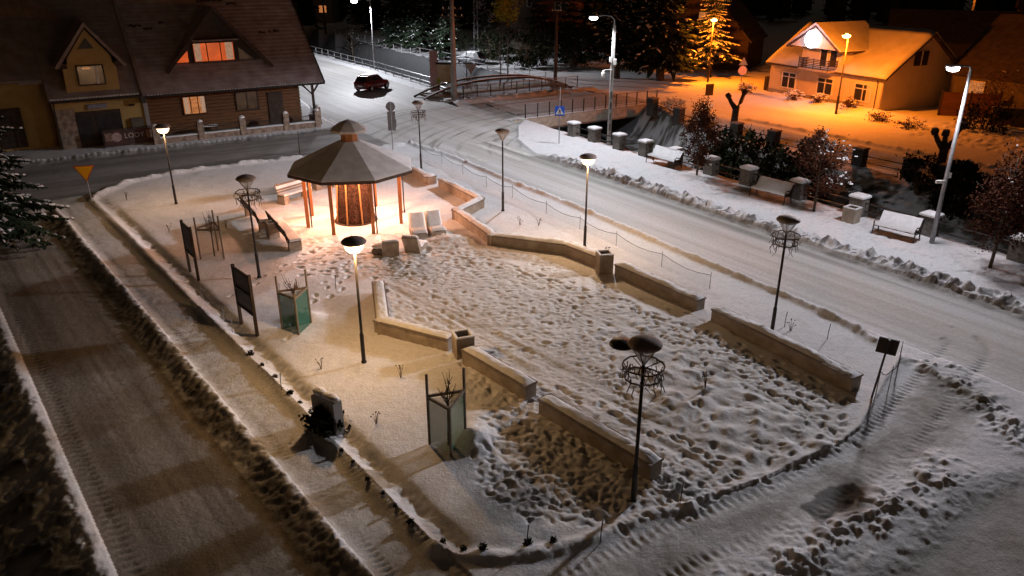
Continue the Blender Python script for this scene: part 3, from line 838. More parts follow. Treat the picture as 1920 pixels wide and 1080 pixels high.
mb = MB(); slab(mb, (ax_, 7.88), (-17.25, 5.25), .02, 4.75, .2); slab(mb, (ax_, 7.88), (-13.12, 5.2), .02, 4.7, .2)
mb.build('dormer_roof', M['snow_dusted_roof'], dormer2)
MB().prism([(-15.72, 6.28), (-14.82, 6.28), (-15.2, 6.95)], 'y', .29, .349).build('attic_window', M['window_dark'], dormer2)
for x in (-16.82, -13.52): MB().box((x, .32, 5.3), (.55, .5, .3)).build('eave_box', M['wood_dark'], dormer2)
window(dormer2, -15.3, 4.66, 1.5, 1.2, .35, M['pane_dim'], M['wood_dark'], cols=1, fw=.08)
mb = MB(); mb.box((-14.98, .27, 4.66), (.13, .03, 1.1)); mb.build('mullion', M['white_paint'], dormer2)
mb = MB(); mb.box((-15.5, .30, 5.1), (.44, .012, .12)); mb.build('ceiling_lamp_glow', M['pane_amber'], dormer2)
mb = MB(); mb.box((-17.2, .54, 1.35), (1.05, .11, 2.5)); mb.build('stone_facing', M['stone_warm'], H2)
sf = MB().box((-15.35, .54, 1.2), (2.7, .11, 2.36)).build('shopfront', M['wood_dark'], H2)
mb = MB()
for x, w, z, h in ((-16.2, .85, 1.35, 1.7), (-15.05, .95, 1.55, 1.25), (-14.3, .5, 1.6, 1.2)): mb.box((x, .475, z), (w, .03, h))
mb.build('pane', M['window_dark'], sf)
MB().box((-15.3, .5, 2.66), (1.15, .12, .30)).build('shop_sign', mat('sign_blue_grey', (.26, .26, .32), (.14, .14, .18), .5, 6), H2)
MB().box((-13.25, .57, 2.55), (.34, .06, .14)).build('vent', M['wood_dark'], H2)
MB().box((-13.1, .5, 1.25), (.75, .3, .9)).build('meter_box', M['plaster_dark'], H2)
MB().box((-21.2, 1.93, 1.5), (3.2, .14, 2.5)).build('garage_door', M['wood_dark'], H2)
mb = MB(); mb.box((-18.6, 1.7, 4.3), (1.5, .9, .16)); mb.build('canopy', M['snow_dusted_roof'], H2)
# --- banner
BN = empty('banner', (HA.x, HA.y, 0), 'dark ice cream banner with pale lettering fixed below the yellow house shop front', 'banner', rz=HRZ)
MB().box((-13.9, -.45, .66), (2.95, .05, 1.0)).build('sheet', mat('banner_sheet', (.11, .045, .04), (.06, .035, .03), .7, 2.2), BN)
mb = MB()
for x in (-15.42, -12.38): mb.bar((x, -.42, -.1), (x, -.42, 1.25), .07)
mb.bar((-15.42, -.42, 1.22), (-12.38, -.42, 1.22), .07)
mb.build('frame', M['wood_dark'], BN)
mb = MB(); mb.prism([(-14.62 + .30 * math.cos(t), .72 + .30 * math.sin(t)) for t in [i * PI / 12 for i in range(24)]], 'y', -.492, -.478)
mb.build('pale_disc', mat('banner_pale', (.42, .32, .30), (.30, .2, .19), .7, 7), BN)
bs_ = mat('banner_sundae', (.34, .25, .18), (.16, .07, .06), .7, 9)
MB().box((-15.1, -.484, .75), (.42, .014, .5), bev=.01).build('sundae_picture', bs_, BN); MB().box((-12.62, -.484, .75), (.36, .014, .55)).build('sundae_picture', bs_, BN)
def text(body, size, parent, loc, rot, material, name='lettering', ext=.006):
    c = bpy.data.curves.new(name, 'FONT'); c.body = body; c.size = size; c.extrude = ext; c.align_x = 'CENTER'; c.align_y = 'CENTER'
    c.materials.append(material)
    t = bpy.data.objects.new(name + '_curve', c); COL.objects.link(t)
    bpy.context.view_layer.update()
    me = bpy.data.meshes.new_from_object(t.evaluated_get(bpy.context.evaluated_depsgraph_get()))
    bpy.data.objects.remove(t); me.materials.clear(); me.materials.append(material)
    o = bpy.data.objects.new(name, me); COL.objects.link(o); o.parent = parent; o.location = loc; o.rotation_euler = rot
    return o
text('LODY', .46, BN, (-13.55, -.485, .74), (PI / 2, 0, 0), mat('banner_letters', (.5, .45, .40), (.42, .37, .33), .7))
# --- garden fence of the timber house
GF = empty('garden_fence', (HA.x, HA.y, 0), 'low stone garden fence with capped pillars and dark railings before the timber house', 'fence', rz=HRZ)
fpts = [(-12.3, -1.0), (-9.45, -1.0), (-6.6, -1.0), (-3.5, -1.0), (-1.15, -1.0), (-.55, .5), (-.5, 2.3)]
mb = MB()
for (a, b) in zip(fpts[:-1], fpts[1:]): mb.bar((*a, .16), (*b, .16), .26, .62)
mb.build('base_wall', M['stone_warm'], GF)
mb = MB()
for (a, b) in zip(fpts[:-1], fpts[1:]): mb.bar((*a, .50), (*b, .50), .30, .07)
mb.build('snow_coping', M['snow'], GF)
for p in fpts[:-1]:
    pl = MB().box((*p, .55), (.40, .40, 1.45), bev=.02).build('pillar', M['stone_warm'], GF)
    MB().blob((*p, 1.30), (.22, .22, .13), int(abs(p[0]) * 10)).build('snow_cap', M['snow'], pl, True)
for (a, b) in zip(fpts[:-1], fpts[1:]):
    mb = MB(); L = math.hypot(b[0] - a[0], b[1] - a[1]); n = int(L / .14)
    def pt(t, z): return (a[0] + (b[0] - a[0]) * t, a[1] + (b[1] - a[1]) * t, z)
    mb.bar(pt(0, .62), pt(1, .62), .04)
    arc = [pt(t / 8, 1.12 - .22 * math.sin(PI * t / 8)) for t in range(9)]
    mb.tube(arc, .025, 5)
    for k in range(1, n):
        t = k / n; mb.bar(pt(t, .6), pt(t, 1.14 - .22 * math.sin(PI * t)), .022)
    mb.build('railing', M['metal_dark'], GF)
# --- garden table behind the fence
tb = empty('garden_table', (0, 0, 0), 'small snow-topped garden table under the lit ground-floor window', 'table', rz=0)
tp = Matrix.Rotation(HRZ, 4, 'Z') @ Vector((-8.7, -.35, 0)); tb.location = (HA.x + tp.x, HA.y + tp.y, .1); tb.rotation_euler = (0, 0, HRZ)
MB().box((0, 0, .74), (1.1, .6, .06)).build('table_top', M['snow'], tb)
for x, y in ((-.45, -.22), (.45, -.22), (-.45, .22), (.45, .22)): MB().bar((x, y, 0), (x, y, .71), .06).build('leg', M['wood_dark'], tb)

# --- white house across the river
W0 = G(1440, 170); WRZ = math.atan2(-.90513, .42513)
H3 = empty('white_house', (W0.x, W0.y, -.05), 'cream house with snowy roof, railed balcony and a glowing round sign on its gable', 'house', rz=WRZ)
M['plaster_warm'] = mat('plaster_warm', (.66, .57, .44), (.60, .51, .39), .9, 1.2, .1, 60)
mb = MB().prism([(0, -.2), (0, 2.72), (4.6, 5.95), (9.2, 2.72), (9.2, -.2)], 'x', 0, 13)
mb.build('wall', M['plaster_warm'], H3)
MB().box((6.5, -.02, .1), (13.04, .06, .5)).build('plinth', M['plaster_grey'], H3)
def snow_roof(mb, x0, x1, y0, z0, y1, z1, th=.22, n=26, k=8, seed=3):
    top = []; vs = []; fs = []
    for i in range(n + 1):
        for j in range(k + 1):
            u = i / n; v = j / k; x = x0 + (x1 - x0) * u; y = y0 + (y1 - y0) * v; z = z0 + (z1 - z0) * v
            b = min(1, min(u, 1 - u) * n / 1.0 + .35) * min(1, v * k + .3)
            vs.append((x, y, z + th * b + .03 * math.sin(x * 1.7 + seed) * math.sin(y * 2.1)))
    m = len(vs)
    for i in range(n + 1):
        for j in range(k + 1):
            vs.append((x0 + (x1 - x0) * i / n, y0 + (y1 - y0) * j / k, z0 + (z1 - z0) * j / k))
    def id_(i, j, o=0): return o + i * (k + 1) + j
    for i in range(n):
        for j in range(k):
            fs.append((id_(i, j), id_(i + 1, j), id_(i + 1, j + 1), id_(i, j + 1)))
            fs.append((id_(i, j, m), id_(i, j + 1, m), id_(i + 1, j + 1, m), id_(i + 1, j, m)))
    for i in range(n):
        fs.append((id_(i, 0), id_(i, 0, m), id_(i + 1, 0, m), id_(i + 1, 0))); fs.append((id_(i, k), id_(i + 1, k), id_(i + 1, k, m), id_(i, k, m)))
    for j in range(k):
        fs.append((id_(0, j), id_(0, j + 1), id_(0, j + 1, m), id_(0, j, m))); fs.append((id_(n, j), id_(n, j, m), id_(n, j + 1, m), id_(n, j + 1)))
    mb.add(vs, fs)
mb = MB()
mb.prism([(-.32, 2.56), (-.32, 2.72), (4.6, 6.16), (4.6, 5.98)], 'x', -.45, 13.4)
mb.prism([(9.75, 2.42), (9.75, 2.58), (4.6, 6.16), (4.6, 5.98)], 'x', -.45, 13.4)
rf = mb.build('roof', M['dark_roof'], H3)
mb = MB(); snow_roof(mb, -.45, 13.4, -.35, 2.725, 4.6, 6.165); snow_roof(mb, -.45, 13.4, 9.75, 2.585, 4.6, 6.165)
mb.build('roof_snow', M['roof_snow'], rf, True)
cg = MB().prism([(3.75, 2.6), (3.75, 4.75), (6.04, 6.25), (8.3, 4.75), (8.3, 2.6)], 'y', -.01, 3.5).build('cross_gable', M['plaster_warm'], H3)
mb = MB(); slab(mb, (6.04, 6.50), (2.9, 4.55), -1.25, 4.6, .14); slab(mb, (6.04, 6.50), (9.1, 4.5), -1.25, 4.6, .14)
mb.build('gable_roof', M['dark_roof'], cg)
mb = MB()
for sx, ex in ((2.85, 4.55), (9.15, 4.5)):
    l = math.hypot(sx - 6.04, ex - 6.5); nx, nz = (6.5 - ex) / l * (-1 if sx < 6 else 1), abs(sx - 6.04) / l
    mb.prism([(6.04, 6.51), (sx, ex + .01), (sx + nx * .12, ex + nz * .14), (6.04 + nx * .05, 6.51 + .2)], 'y', -1.27, 4.6)
mb.build('gable_snow', M['roof_snow'], cg)
MB().prism([(3.3, 4.62), (8.7, 4.57), (6.04, 6.32)], 'y', -1.12, -1.04).build('gable_boarding', M['plaster_cream'], cg)
bl = MB().box((6.33, -.62, 2.74), (3.5, 1.16, .14)).build('balcony', M['concrete'], H3)
mb = MB()
for k in range(6):
    z = 2.92 + k * .14
    mb.box((6.33, -1.17, z), (3.46, .03, .07)); mb.box((4.62, -.6, z), (.03, 1.1, .07)); mb.box((8.04, -.6, z), (.03, 1.1, .07))
for x in (4.62, 5.5, 6.33, 7.2, 8.04): mb.bar((x, -1.17, 2.8), (x, -1.17, 3.74), .05)
mb.build('balcony_railing', M['metal_dark'], bl)
for x in (6.35, 7.45): window(H3, x, 3.68, .85, 1.75, -.012, M['window_dark'], M['white_paint'], 'balcony_door', cols=1, fw=.09)
for x in (2.55, 6.95, 11.1): window(H3, x, 1.35, 1.75, 1.4, 0, M['window_dark'], M['white_paint'], cols=2, transom=.72, fw=.10)
MB().tube([(12.55, -.28, 2.6), (12.5, -.06, 2.2), (12.5, -.06, .05)], .05, 6).build('downpipe', M['metal_dark'], H3)
MB().box((12.2, -.03, 1.25), (1.5, .05, 2.5)).build('corner_panel', M['plaster_warm'], H3)
gw = MB().box((13.03, 3.85, 4.15), (.08, 1.6, 1.15)).build('gable_window', M['window_dark'], H3)
MB().bar((13.07, 3.85, 3.6), (13.07, 3.85, 4.72), .09).build('mullion', M['white_paint'], gw)
sg = MB().prism([(5.95 + .74 * math.cos(t), 5.33 + .74 * math.sin(t)) for t in [i * PI / 20 for i in range(40)]], 'y', -1.45, -1.28).build('round_sign', emit('sign_lit', (.93, .90, 1.0), 9.0), H3)
mb = MB(); mb.bar((5.95, -1.3, 5.3), (5.95, -1.1, 5.3), .08); mb.build('bracket', M['metal_dark'], sg)
lamp_point('sign_light', H3, (5.95, -1.75, 5.3), 300, (.86, .74, 1.0), .5)
MB().box((-.45, .8, .55), (.8, 1.2, 1.5)).build('bin_store', M['wood_dark'], H3)

# --- houses further back
def plain_house(name, label, px, py, rz, L, D, he, hr, wm, rm, wins=(), group=None, snow=False, over=.4, z=0):
    g = G(px, py); o = empty(name, (g.x, g.y, hz(g.x, g.y) + z), label, 'house', group, rz)
    MB().prism([(0, -.3), (0, he), (D / 2, hr - .1), (D, he), (D, -.3)], 'x', 0, L).build('wall', wm, o)
    k = (hr - he) / (D / 2); mb = MB()
    for (ya, za, yb_) in ((-over, he - k * over, D / 2), (D + over, he - k * over, D / 2)):
        roof_slope(mb, -over, L + over, ya, za + .05, yb_, hr + .05, 10, .03)
    mb.build('roof', rm, o)
    for (face, a, zz, w, h, lit) in wins:
        pm = M['pane_amber'] if lit else M['window_dark']
        if face == 'f': window(o, a, zz, w, h, 0, pm, M['white_paint'], cols=2)
        else:
            xx = -.05 if face == 'l' else L + .05
            f = MB().box((xx, a, zz), (.1, w, h)).build('window', M['wood_dark'], o)
            MB().box((xx + (-.05 if face == 'l' else .05), a, zz), (.03, w - .12, h - .12)).build('pane', pm, f)
    return o
M['snowy_far_roof'] = mat('snowy_far_roof', (.45, .44, .45), (.3, .29, .29), .8, 1, .2)
plain_house('grey_house', 'grey block house with one glowing orange window at the far end of the river', 541, 49, R(-6), 9.5, 8, 5.2, 8.2, M['plaster_grey'], M['dark_roof'], [('f', 7.6, 2.6, 1.6, 1.4, True), ('f', 4, 2.6, 1.4, 1.3, False)])
plain_house('brown_house', 'dark brown wooden house with a steep gable and small twin lit window', 1398, 132, R(62), 9, 11, 3.6, 9.4, M['wood_dark'], M['dark_roof'], [('l', 5.4, 5.9, 1.4, 1.0, True), ('l', 3.2, 1.6, 1.1, 1.2, False), ('l', 7, 1.6, 1.1, 1.2, False)])
plain_house('black_roofed_house', 'dark house with broad black roof behind the cream house, one pale lit window', 1772, 203, R(-62), 12, 11, 3.2, 7.4, M['plaster_dark'], M['dark_roof'], [('f', 2.2, 1.9, 1.5, 1.2, True), ('f', 7, 1.9, 1.2, 1.2, False)])
plain_house('low_barn', 'low dark barn roof seen over the ridge of the cream house', 1660, 118, R(-24), 26, 10, 3.0, 6.2, M['plaster_dark'], M['dark_roof'], [('f', 3, 1.6, 1.2, 1, False)])
plain_house('orange_lit_house', 'house wall lit orange at the upper right edge of the view', 1890, 118, R(-30), 9, 8, 6.5, 9, M['plaster_cream'], M['dark_roof'], [('f', 3, 4.6, 1.0, 1.3, False)])
plain_house('pale_upper_house', 'pale house half hidden behind the yellow-leaved birch', 958, 92, R(-8), 7.5, 7, 7.6, 10.5, M['plaster_dark'], M['dark_roof'], [('f', 3.0, 6.6, 1.3, 1.6, False)])
plain_house('brick_upper_house', 'reddish house among dark trees right of the pale house', 1004, 96, R(-8), 6.5, 7, 7.0, 10.0, mat('brick_red', (.20, .085, .05), (.13, .05, .03), .9, 3), M['dark_roof'], [('f', 3.5, 6.2, 1.6, 1.5, False)])

# ------------------------------------------------------------------ bridges and river railings
BO = sw(-12.85, 11.2); BRZ = math.atan2(.55, .835)
BR = empty('road_bridge', (BO[0], BO[1], 0), 'concrete road bridge over the river with dark barred railings and snowy deck', 'bridge', rz=BRZ)
mb = MB(); mb.box((7.2, 0, -.58), (15.6, 11.3, .80)); mb.box((7.2, -5.62, -.42), (15.6, .32, .86)); mb.box((7.2, 5.62, -.42), (15.6, .32, .86))
mb.build('deck', M['concrete'], BR)
mb = MB(); mb.box((.2, 0, -1.7), (.8, 11.0, 2.0)); mb.box((14.2, 0, -1.7), (.8, 11.0, 2.0)); mb.build('abutment', M['stone'], BR)
gx = np.arange(-.7, 15.4, .14); gy = np.arange(-5.76, 5.77, .14)
XX, YY = np.meshgrid(gx, gy, indexing='ij')
ZZ = .03 + .012 * fbm(XX, YY, .6, 301) + np.exp(-((YY - 4.1) / .75) ** 2) * (.20 + .30 * np.maximum(0, fbm(XX, YY, .4, 305)) + .1 * fbm(XX, YY, .8, 307)) + np.exp(-((YY + 5.35) / .3) ** 2) * .07
ZZ -= .012 * fbm(YY, XX * .05, .3, 309) * (np.abs(YY) < 3.2)
ZZ -= .13 * (1 - smooth(-.7, .9, XX)) + .08 * smooth(13.5, 15.3, XX)
AA = np.repeat(np.array(SNOW)[None, None], XX.shape[0], 0).repeat(XX.shape[1], 1)
kk = np.clip((np.abs(YY + .9) < 3.6) * (.75 + .4 * fbm(YY, XX * .06, .5, 311)), 0, 1)[..., None]
AA = AA * (1 - kk) + np.array([.33, .30, .27]) * kk
vs = np.stack([XX, YY, ZZ], -1).reshape(-1, 3); nx_, ny_ = XX.shape
fi = np.arange(nx_ * ny_).reshape(nx_, ny_)
fs = np.stack([fi[:-1, :-1], fi[1:, :-1], fi[1:, 1:], fi[:-1, 1:]], -1).reshape(-1, 4)
me = bpy.data.meshes.new('deck_snow'); me.from_pydata(vs.tolist(), [], fs.tolist()); me.polygons.foreach_set('use_smooth', [True] * len(fs))
a = me.attributes.new('alb', 'FLOAT_COLOR', 'POINT'); a.data.foreach_set('color', np.concatenate([AA, np.ones((nx_, ny_, 1))], -1).reshape(-1).astype(np.float32))
me.materials.append(M['ground_snow']); o = bpy.data.objects.new('deck_snow', me); COL.objects.link(o); o.parent = BR
def barred_railing(parent, x0, x1, y, nposts, h=1.1, z0=.02, cross=False):
    mb = MB(); mb.bar((x0, y, z0 + h), (x1, y, z0 + h), .055); mb.bar((x0, y, z0 + .14), (x1, y, z0 + .14), .04)
    n = int((x1 - x0) / .15)
    for k in range(n): mb.bar((x0 + .15 * k + .07, y, z0 + .14), (x0 + .15 * k + .07, y, z0 + h - .03), .020)
    mb.build('railing', M['metal_grey'], parent)
    for k in range(nposts):
        x = x0 + (x1 - x0) * k / (nposts - 1)
        MB().bar((x, y, z0 - .1), (x, y, z0 + h + .03), .075).build('railing_post', M['metal_dark'], parent)
barred_railing(BR, .55, 14.6, -5.62, 13)
barred_railing(BR, 1.4, 14.5, 5.62, 10)
FB = empty('arched_footbridge', (*sw(-20.6, 11.2), 0), 'dark arched footbridge with curved handrail beside the road bridge', 'footbridge', rz=BRZ)
mb = MB(); mb.box((6.7, .9, .12), (15.5, 2.0, .18)); mb.build('deck', M['wood_grey'], FB)
for y in (-.1, 1.9):
    pts = []
    for k in range(25):
        t = k / 24; x = -1.6 + 16.4 * t
        z = 1.25 * (1 - abs(2 * t - 1) ** 2.6) - .05
        pts.append((x, y, z))
    mb = MB()
    for a, b in zip(pts[:-1], pts[1:]): mb.bar(a, b, .11, .15)
    ar = mb.build('arch', M['wood_dark'], FB)
    mb = MB()
    for a, b in zip(pts[:-1], pts[1:]): mb.bar((a[0], a[1], a[2] + .10), (b[0], b[1], b[2] + .10), .11, .05)
    mb.build('snow', M['snow'], ar)
    mb = MB()
    for k in range(2, 23, 2): mb.bar((pts[k][0], y, .15), pts[k], .05)
    mb.bar((pts[2][0], y, .75), (pts[22][0], y, .75), .04)
    mb.build('railing', M['metal_dark'], FB)
def pillar_fence(name, label, w_, s_list, z0f, snow_mat, rails=(.35, .75), size=(.62, .62, 1.15), cap=.14, rail_m='metal_dark', stone='stone'):
    p0 = sw(s_list[0], w_); o = empty(name, (p0[0], p0[1], 0), label, 'fence', rz=math.atan2(-.835, .55))
    for i, s in enumerate(s_list):
        x = s - s_list[0]; z0 = z0f(s)
        p = MB().box((x, 0, z0 + size[2] / 2 - .15), (size[0], size[1], size[2] + .3), bev=.03).build('pillar', M[stone], o)
        MB().box((x, 0, z0 + size[2] + cap / 2), (size[0] + .10, size[1] + .10, cap), bev=.07).build('snow_cap', snow_mat, p)
        if i + 1 < len(s_list):
            x2 = s_list[i + 1] - s_list[0]; z1 = z0f(s_list[i + 1]); mb = MB()
            for r in rails: mb.tube([(x + size[0] / 2, 0, z0 + r), (x2 - size[0] / 2, 0, z1 + r)], .035, 6)
            mb.build('rail', M[rail_m], o)
    return o
near_s = [0.3, 2.6, 5.2, 7.7, 10.35, 13.2, 15.9, 19.2, 22.6, 26.1, 29.9, 33.5]
pillar_fence('riverside_fence', 'riverside fence of stone pillars with snow caps and pipe rails along the lit pavement', 10.75, near_s, lambda s: -.02, M['snow'], rails=(.32, .72), size=(.66, .6, .95))
pillar_fence('far_bank_fence', 'dark stone pillar fence with pipe rails on the far river bank below the orange road', 22.75, [-4.5, -1.4, 1.3, 4.6, 8, 11.4, 14.8, 18.2, 20.4, 23.4, 26.6, 30, 33.5], lambda s: -.70 * float(smooth(-6, 2, s)) - .05, M['snow_dusted_roof'], rails=(.3, .7), size=(.72, .62, 1.1), cap=.10, rail_m='metal_dark', stone='stone_dark')
def pipe_fence(name, label, wfun, s0, s1, step=2.0, h=1.0, m='metal_grey'):
    p0 = sw(s0, wfun(s0)); o = empty(name, (p0[0], p0[1], 0), label, 'fence')
    k = int((s1 - s0) / step); pts = [sw(s0 + step * i, wfun(s0 + step * i)) for i in range(k + 1)]
    zs = [hz(*p) for p in pts]
    mb = MB()
    for r in (h * .5, h): mb.tube([(p[0] - p0[0], p[1] - p0[1], z + r) for p, z in zip(pts, zs)], .04, 5)
    mb.build('rail', M[m], o)
    for p, z in zip(pts, zs): MB().bar((p[0] - p0[0], p[1] - p0[1], z - .2), (p[0] - p0[0], p[1] - p0[1], z + h), .07).build('post', M[m], o)
    return o
pipe_fence('pipe_fence', 'grey pipe fence between the parked red car and the upstream river bank', lambda s: wn_at(s) - .7, -118, -21.5, 2.4)
pipe_fence('pipe_fence', 'grey pipe fence on the far upstream bank under the dark spruces', lambda s: wf_at(s) + .4, -150, -21.5, 3.0)
# ------------------------------------------------------------------ street lighting and furniture
def zat(px, py, g):
    """height above datum of the point seen at a pixel and standing over ground point g"""
    d = ray(px, py); return CAM_H + d[2] * g.y / d[1]
def glow_mat(name, col, strength, t=.8):
    m = bpy.data.materials.new(name); m.use_nodes = True
    n = m.node_tree.nodes; l = m.node_tree.links
    e = n.new('ShaderNodeEmission'); e.inputs[0].default_value = (*col, 1); e.inputs[1].default_value = strength
    tr = n.new('ShaderNodeBsdfTransparent'); mx = n.new('ShaderNodeMixShader'); mx.inputs[0].default_value = 1 - t
    l.new(tr.outputs[0], mx.inputs[1]); l.new(e.outputs[0], mx.inputs[2]); l.new(mx.outputs[0], n['Material Output'].inputs[0])
    return m
M['lamp_glow'] = glow_mat('lamp_glow', (1.0, .72, .44), 40)
M['lamp_cap'] = mat('lamp_cap', (.34, .27, .24), (.20, .155, .135), .8, 5, .2, 30)
M['garland'] = mat('garland', (.16, .10, .065), (.08, .05, .035), .8, 12)
PARK_W, PARK_C = 900, (1.0, .58, .28)
def park_lamp(px, py, label, lit=False, garland=False, extra=False, power=None, col=None, top=None):
    g = G(px, py); z0 = hz(g.x, g.y)
    o = empty('park_lamp', (g.x, g.y, z0), label, 'street lamp', 'park lamps around the square')
    h = (top or 4.0) - z0
    MB().lathe([(.045, .9), (.042, 1.2), (.036, h - .45)], 10).build('pole', M['metal_dark'], o, True)
    mb = MB(); mb.lathe([(.085, -.3), (.085, .04), (.062, .06), (.062, .92), (.05, .97)], 10)
    mb.build('pole_base', M['metal_dark'], o)
    hd = MB().lathe([(.05, h - .40), (.16, h - .36), (.25, h - .26), (.295, h - .10)] if lit else [(.05, h - .52), (.065, h - .46), (.28, h - .13), (.295, h - .10)], 20, cap=False).build('lantern_glass', M['lamp_glass'] if not lit else M['lamp_glass_lit'], o, True)
    mb = MB()
    for k in range(6):
        t = k * PI / 3; mb.bar((.06 * math.cos(t), .06 * math.sin(t), h - (.40 if lit else .47)), (  .29 * math.cos(t), .29 * math.sin(t), h - .10), .016)
    mb.lathe([(.29, h - .12), (.31, h - .11), (.31, h - .08), (.29, h - .07)], 20)
    mb.build('lantern_rib', M['metal_dark'], hd)
    MB().lathe([(.34, h - .09), (.36, h - .05), (.31, h + .01), (.19, h + .06), (.03, h + .08)], 24).build('cap', M['lamp_cap'], o, True)
    if lit:
        MB().lathe([(.06, h - .36), (.17, h - .31), (.23, h - .2), (.2, h - .12)], 14).build('bulb', M['lamp_glow'], o, True)
        lamp_point('bulb_light', o, (0, 0, h - .30), power or PARK_W, col or PARK_C, .12)
    if garland:
        mb = MB(); rr = random.Random(px)
        for (r, z) in ((.43, h - .55), (.38, h - .80)):
            mb.tube([(r * math.cos(t), r * math.sin(t), z + rr.uniform(-.02, .02)) for t in [i * PI / 12 for i in range(25)]], .02, 5)
        for k in range(46):
            t = rr.uniform(0, 2 * PI); r = rr.uniform(.30, .47); z = h - rr.uniform(.5, .9)
            l = rr.uniform(.10, .36)
            mb.tube([(r * math.cos(t), r * math.sin(t), z), (r * math.cos(t) + rr.uniform(-.07, .07), r * math.sin(t) + rr.uniform(-.07, .07), z - l * .5), (r * math.cos(t) + rr.uniform(-.1, .1), r * math.sin(t) + rr.uniform(-.1, .1), z - l)], [.013, .010, .006], 4)
        for k in range(4):
            t = k * PI / 2 + .4; mb.bar((.03 * math.cos(t), .03 * math.sin(t), h - .62), (.43 * math.cos(t), .43 * math.sin(t), h - .55), .015)
        mb.build('garland', M['garland'], o)
    if extra:
        a = Vector((-.42, .28, h - .20)); mb = MB()
        mb.lathe([(.26, -.02), (.28, .0), (.24, .05), (.05, .09)], 18, c=a); mb.bar((0, 0, h - .3), a, .03)
        mb.build('side_shade', M['metal_dark'], o, True)
    return o
M['lamp_glass_lit'] = glow_mat('lamp_glass_lit', (1.0, .66, .36), 9, .62)
park_lamp(331, 385, 'lit park lamp at the left end of the square near the ice cream banner', lit=True, power=640)
park_lamp(487, 523, 'unlit park lamp with icicle garland between the notice boards and the two dark benches', garland=True)
park_lamp(683, 686, 'lit park lamp standing in smooth snow nearest in front of the pavilion', lit=True, power=1200, col=(1.0, .57, .24))
park_lamp(790, 320, 'unlit park lamp with reddish garland beside the grey backs of road signs', garland=True)
park_lamp(943, 397, 'unlit park lamp without garland behind the zigzag bench wall', )
park_lamp(1096, 466, 'lit park lamp on the road side of the square by the concrete bin', lit=True, power=1200, col=(1.0, .60, .29))
park_lamp(1446, 630, 'unlit park lamp with garland behind the longest bench wall on the road side', garland=True)
park_lamp(1187, 940, 'closest unlit park lamp, with garland and a second small dark shade', garland=True, extra=True)

# ---- tall street lights
LED_C = (.91, .93, 1.0)
TOROAD = Vector((-.36, -.24, -1)).to_track_quat('-Z', 'Y').to_euler()      # lanterns tilted towards the carriageway
g = G(1141, 273); zt = 7.95
o = empty('street_light', (g.x, g.y, hz(g.x, g.y)), 'tall concrete lamp post with white LED and camera beside the river bridge', 'street lamp')
mb = MB(); mb.lathe([(.17, -.3), (.155, 3.5), (.12, zt - .3)], 4, rot=PI / 4); mb.build('pole', M['pole_concrete'], o)
mb = MB()
for z in (1.2, 1.9, 2.6, 3.3): mb.box((0, -.125, z), (.10, .02, .45))
mb.build('pole_recess', M['plaster_dark'], o)
mb = MB(); mb.tube([(0, 0, zt - .4), (0, 0, zt), (-.25, -.08, zt + .22), (-.7, -.2, zt + .28), (-1.15, -.3, zt + .26)], .04, 6); mb.build('arm', M['metal_grey'], o)
MB().box((-1.35, -.35, zt + .24), (.62, .26, .10), rz=.25, bev=.02).build('lamp_head', M['metal_grey'], o)
MB().box((-1.38, -.36, zt + .165), (.46, .20, .04), rz=.25).build('lamp_panel', M['led_lit'], o)
MB().blob((-1.38, -.36, zt + .12), (.26, .18, .12), 3, 10, 6, .04).build('bloom_bowl', glow_mat('led_glow', (.95, .96, 1), 60), o, True)  # glowing bowl oversized to give the lamp its bloom
lamp_point('lamp_light', o, (-1.38, -.36, zt - .05), 3000, LED_C, .3, spot=156, blend=.6, wing=2, rot=Vector((-.16, -.10, -1)).to_track_quat('-Z', 'Y').to_euler())
mb = MB(); mb.bar((0, -.1, 4.9), (-.55, -.2, 4.9), .06); mb.blob((-.6, -.2, 4.62), (.14, .14, .26), 4, 8, 5, .05); mb.box((.12, -.1, 5.4), (.2, .2, .35)); mb.box((-.14, -.1, 5.55), (.16, .16, .3))
mb.build('security_camera', M['white_paint'], o)
g = G(1746, 457)
o = empty('street_light', (g.x, g.y, hz(g.x, g.y)), 'tall slim metal lamp post with white LED behind the snowy bench at right', 'street lamp')
MB().lathe([(.10, -.3), (.09, 2.0), (.06, 7.3)], 10).build('pole', M['metal_grey'], o, True)
mb = MB(); mb.tube([(0, 0, 7.25), (-.1, 0, 7.4), (-.75, -.15, 7.42)], .035, 6); mb.build('arm', M['metal_grey'], o)
MB().box((-.78, -.15, 7.43), (.6, .26, .09), rz=.2, bev=.02).build('lamp_head', M['metal_grey'], o)
MB().box((-.80, -.15, 7.36), (.46, .20, .04), rz=.2).build('lamp_panel', M['led_lit'], o)
MB().blob((-.80, -.15, 7.32), (.26, .18, .12), 3, 10, 6, .04).build('bloom_bowl', bpy.data.materials['led_glow'], o, True)  # enlarged glowing shape, the bloom of the lamp
lamp_point('lamp_light', o, (-.82, -.15, 7.12), 1400, (.96, .93, 1.0), .55, spot=150, blend=.6, wing=2, rot=TOROAD)
mb = MB(); mb.bar((0, -.06, 2.75), (-.28, -.1, 2.8), .05); mb.box((-.3, -.1, 2.74), (.3, .12, .12)); mb.box((.1, 0, 3.0), (.12, .14, .22)); mb.build('security_camera', M['white_paint'], o)
g = G(703, 130)
o = empty('street_light', (g.x, g.y, hz(g.x, g.y)), 'tall metal lamp post with white LED behind the parked red car', 'street lamp')
MB().lathe([(.11, -.3), (.10, 2.0), (.07, 7.7)], 8).build('pole', M['metal_grey'], o, True)
mb = MB(); mb.tube([(0, 0, 7.6), (-.6, 0, 7.75), (-1.7, 0, 7.6)], .045, 6); mb.build('arm', M['metal_grey'], o)
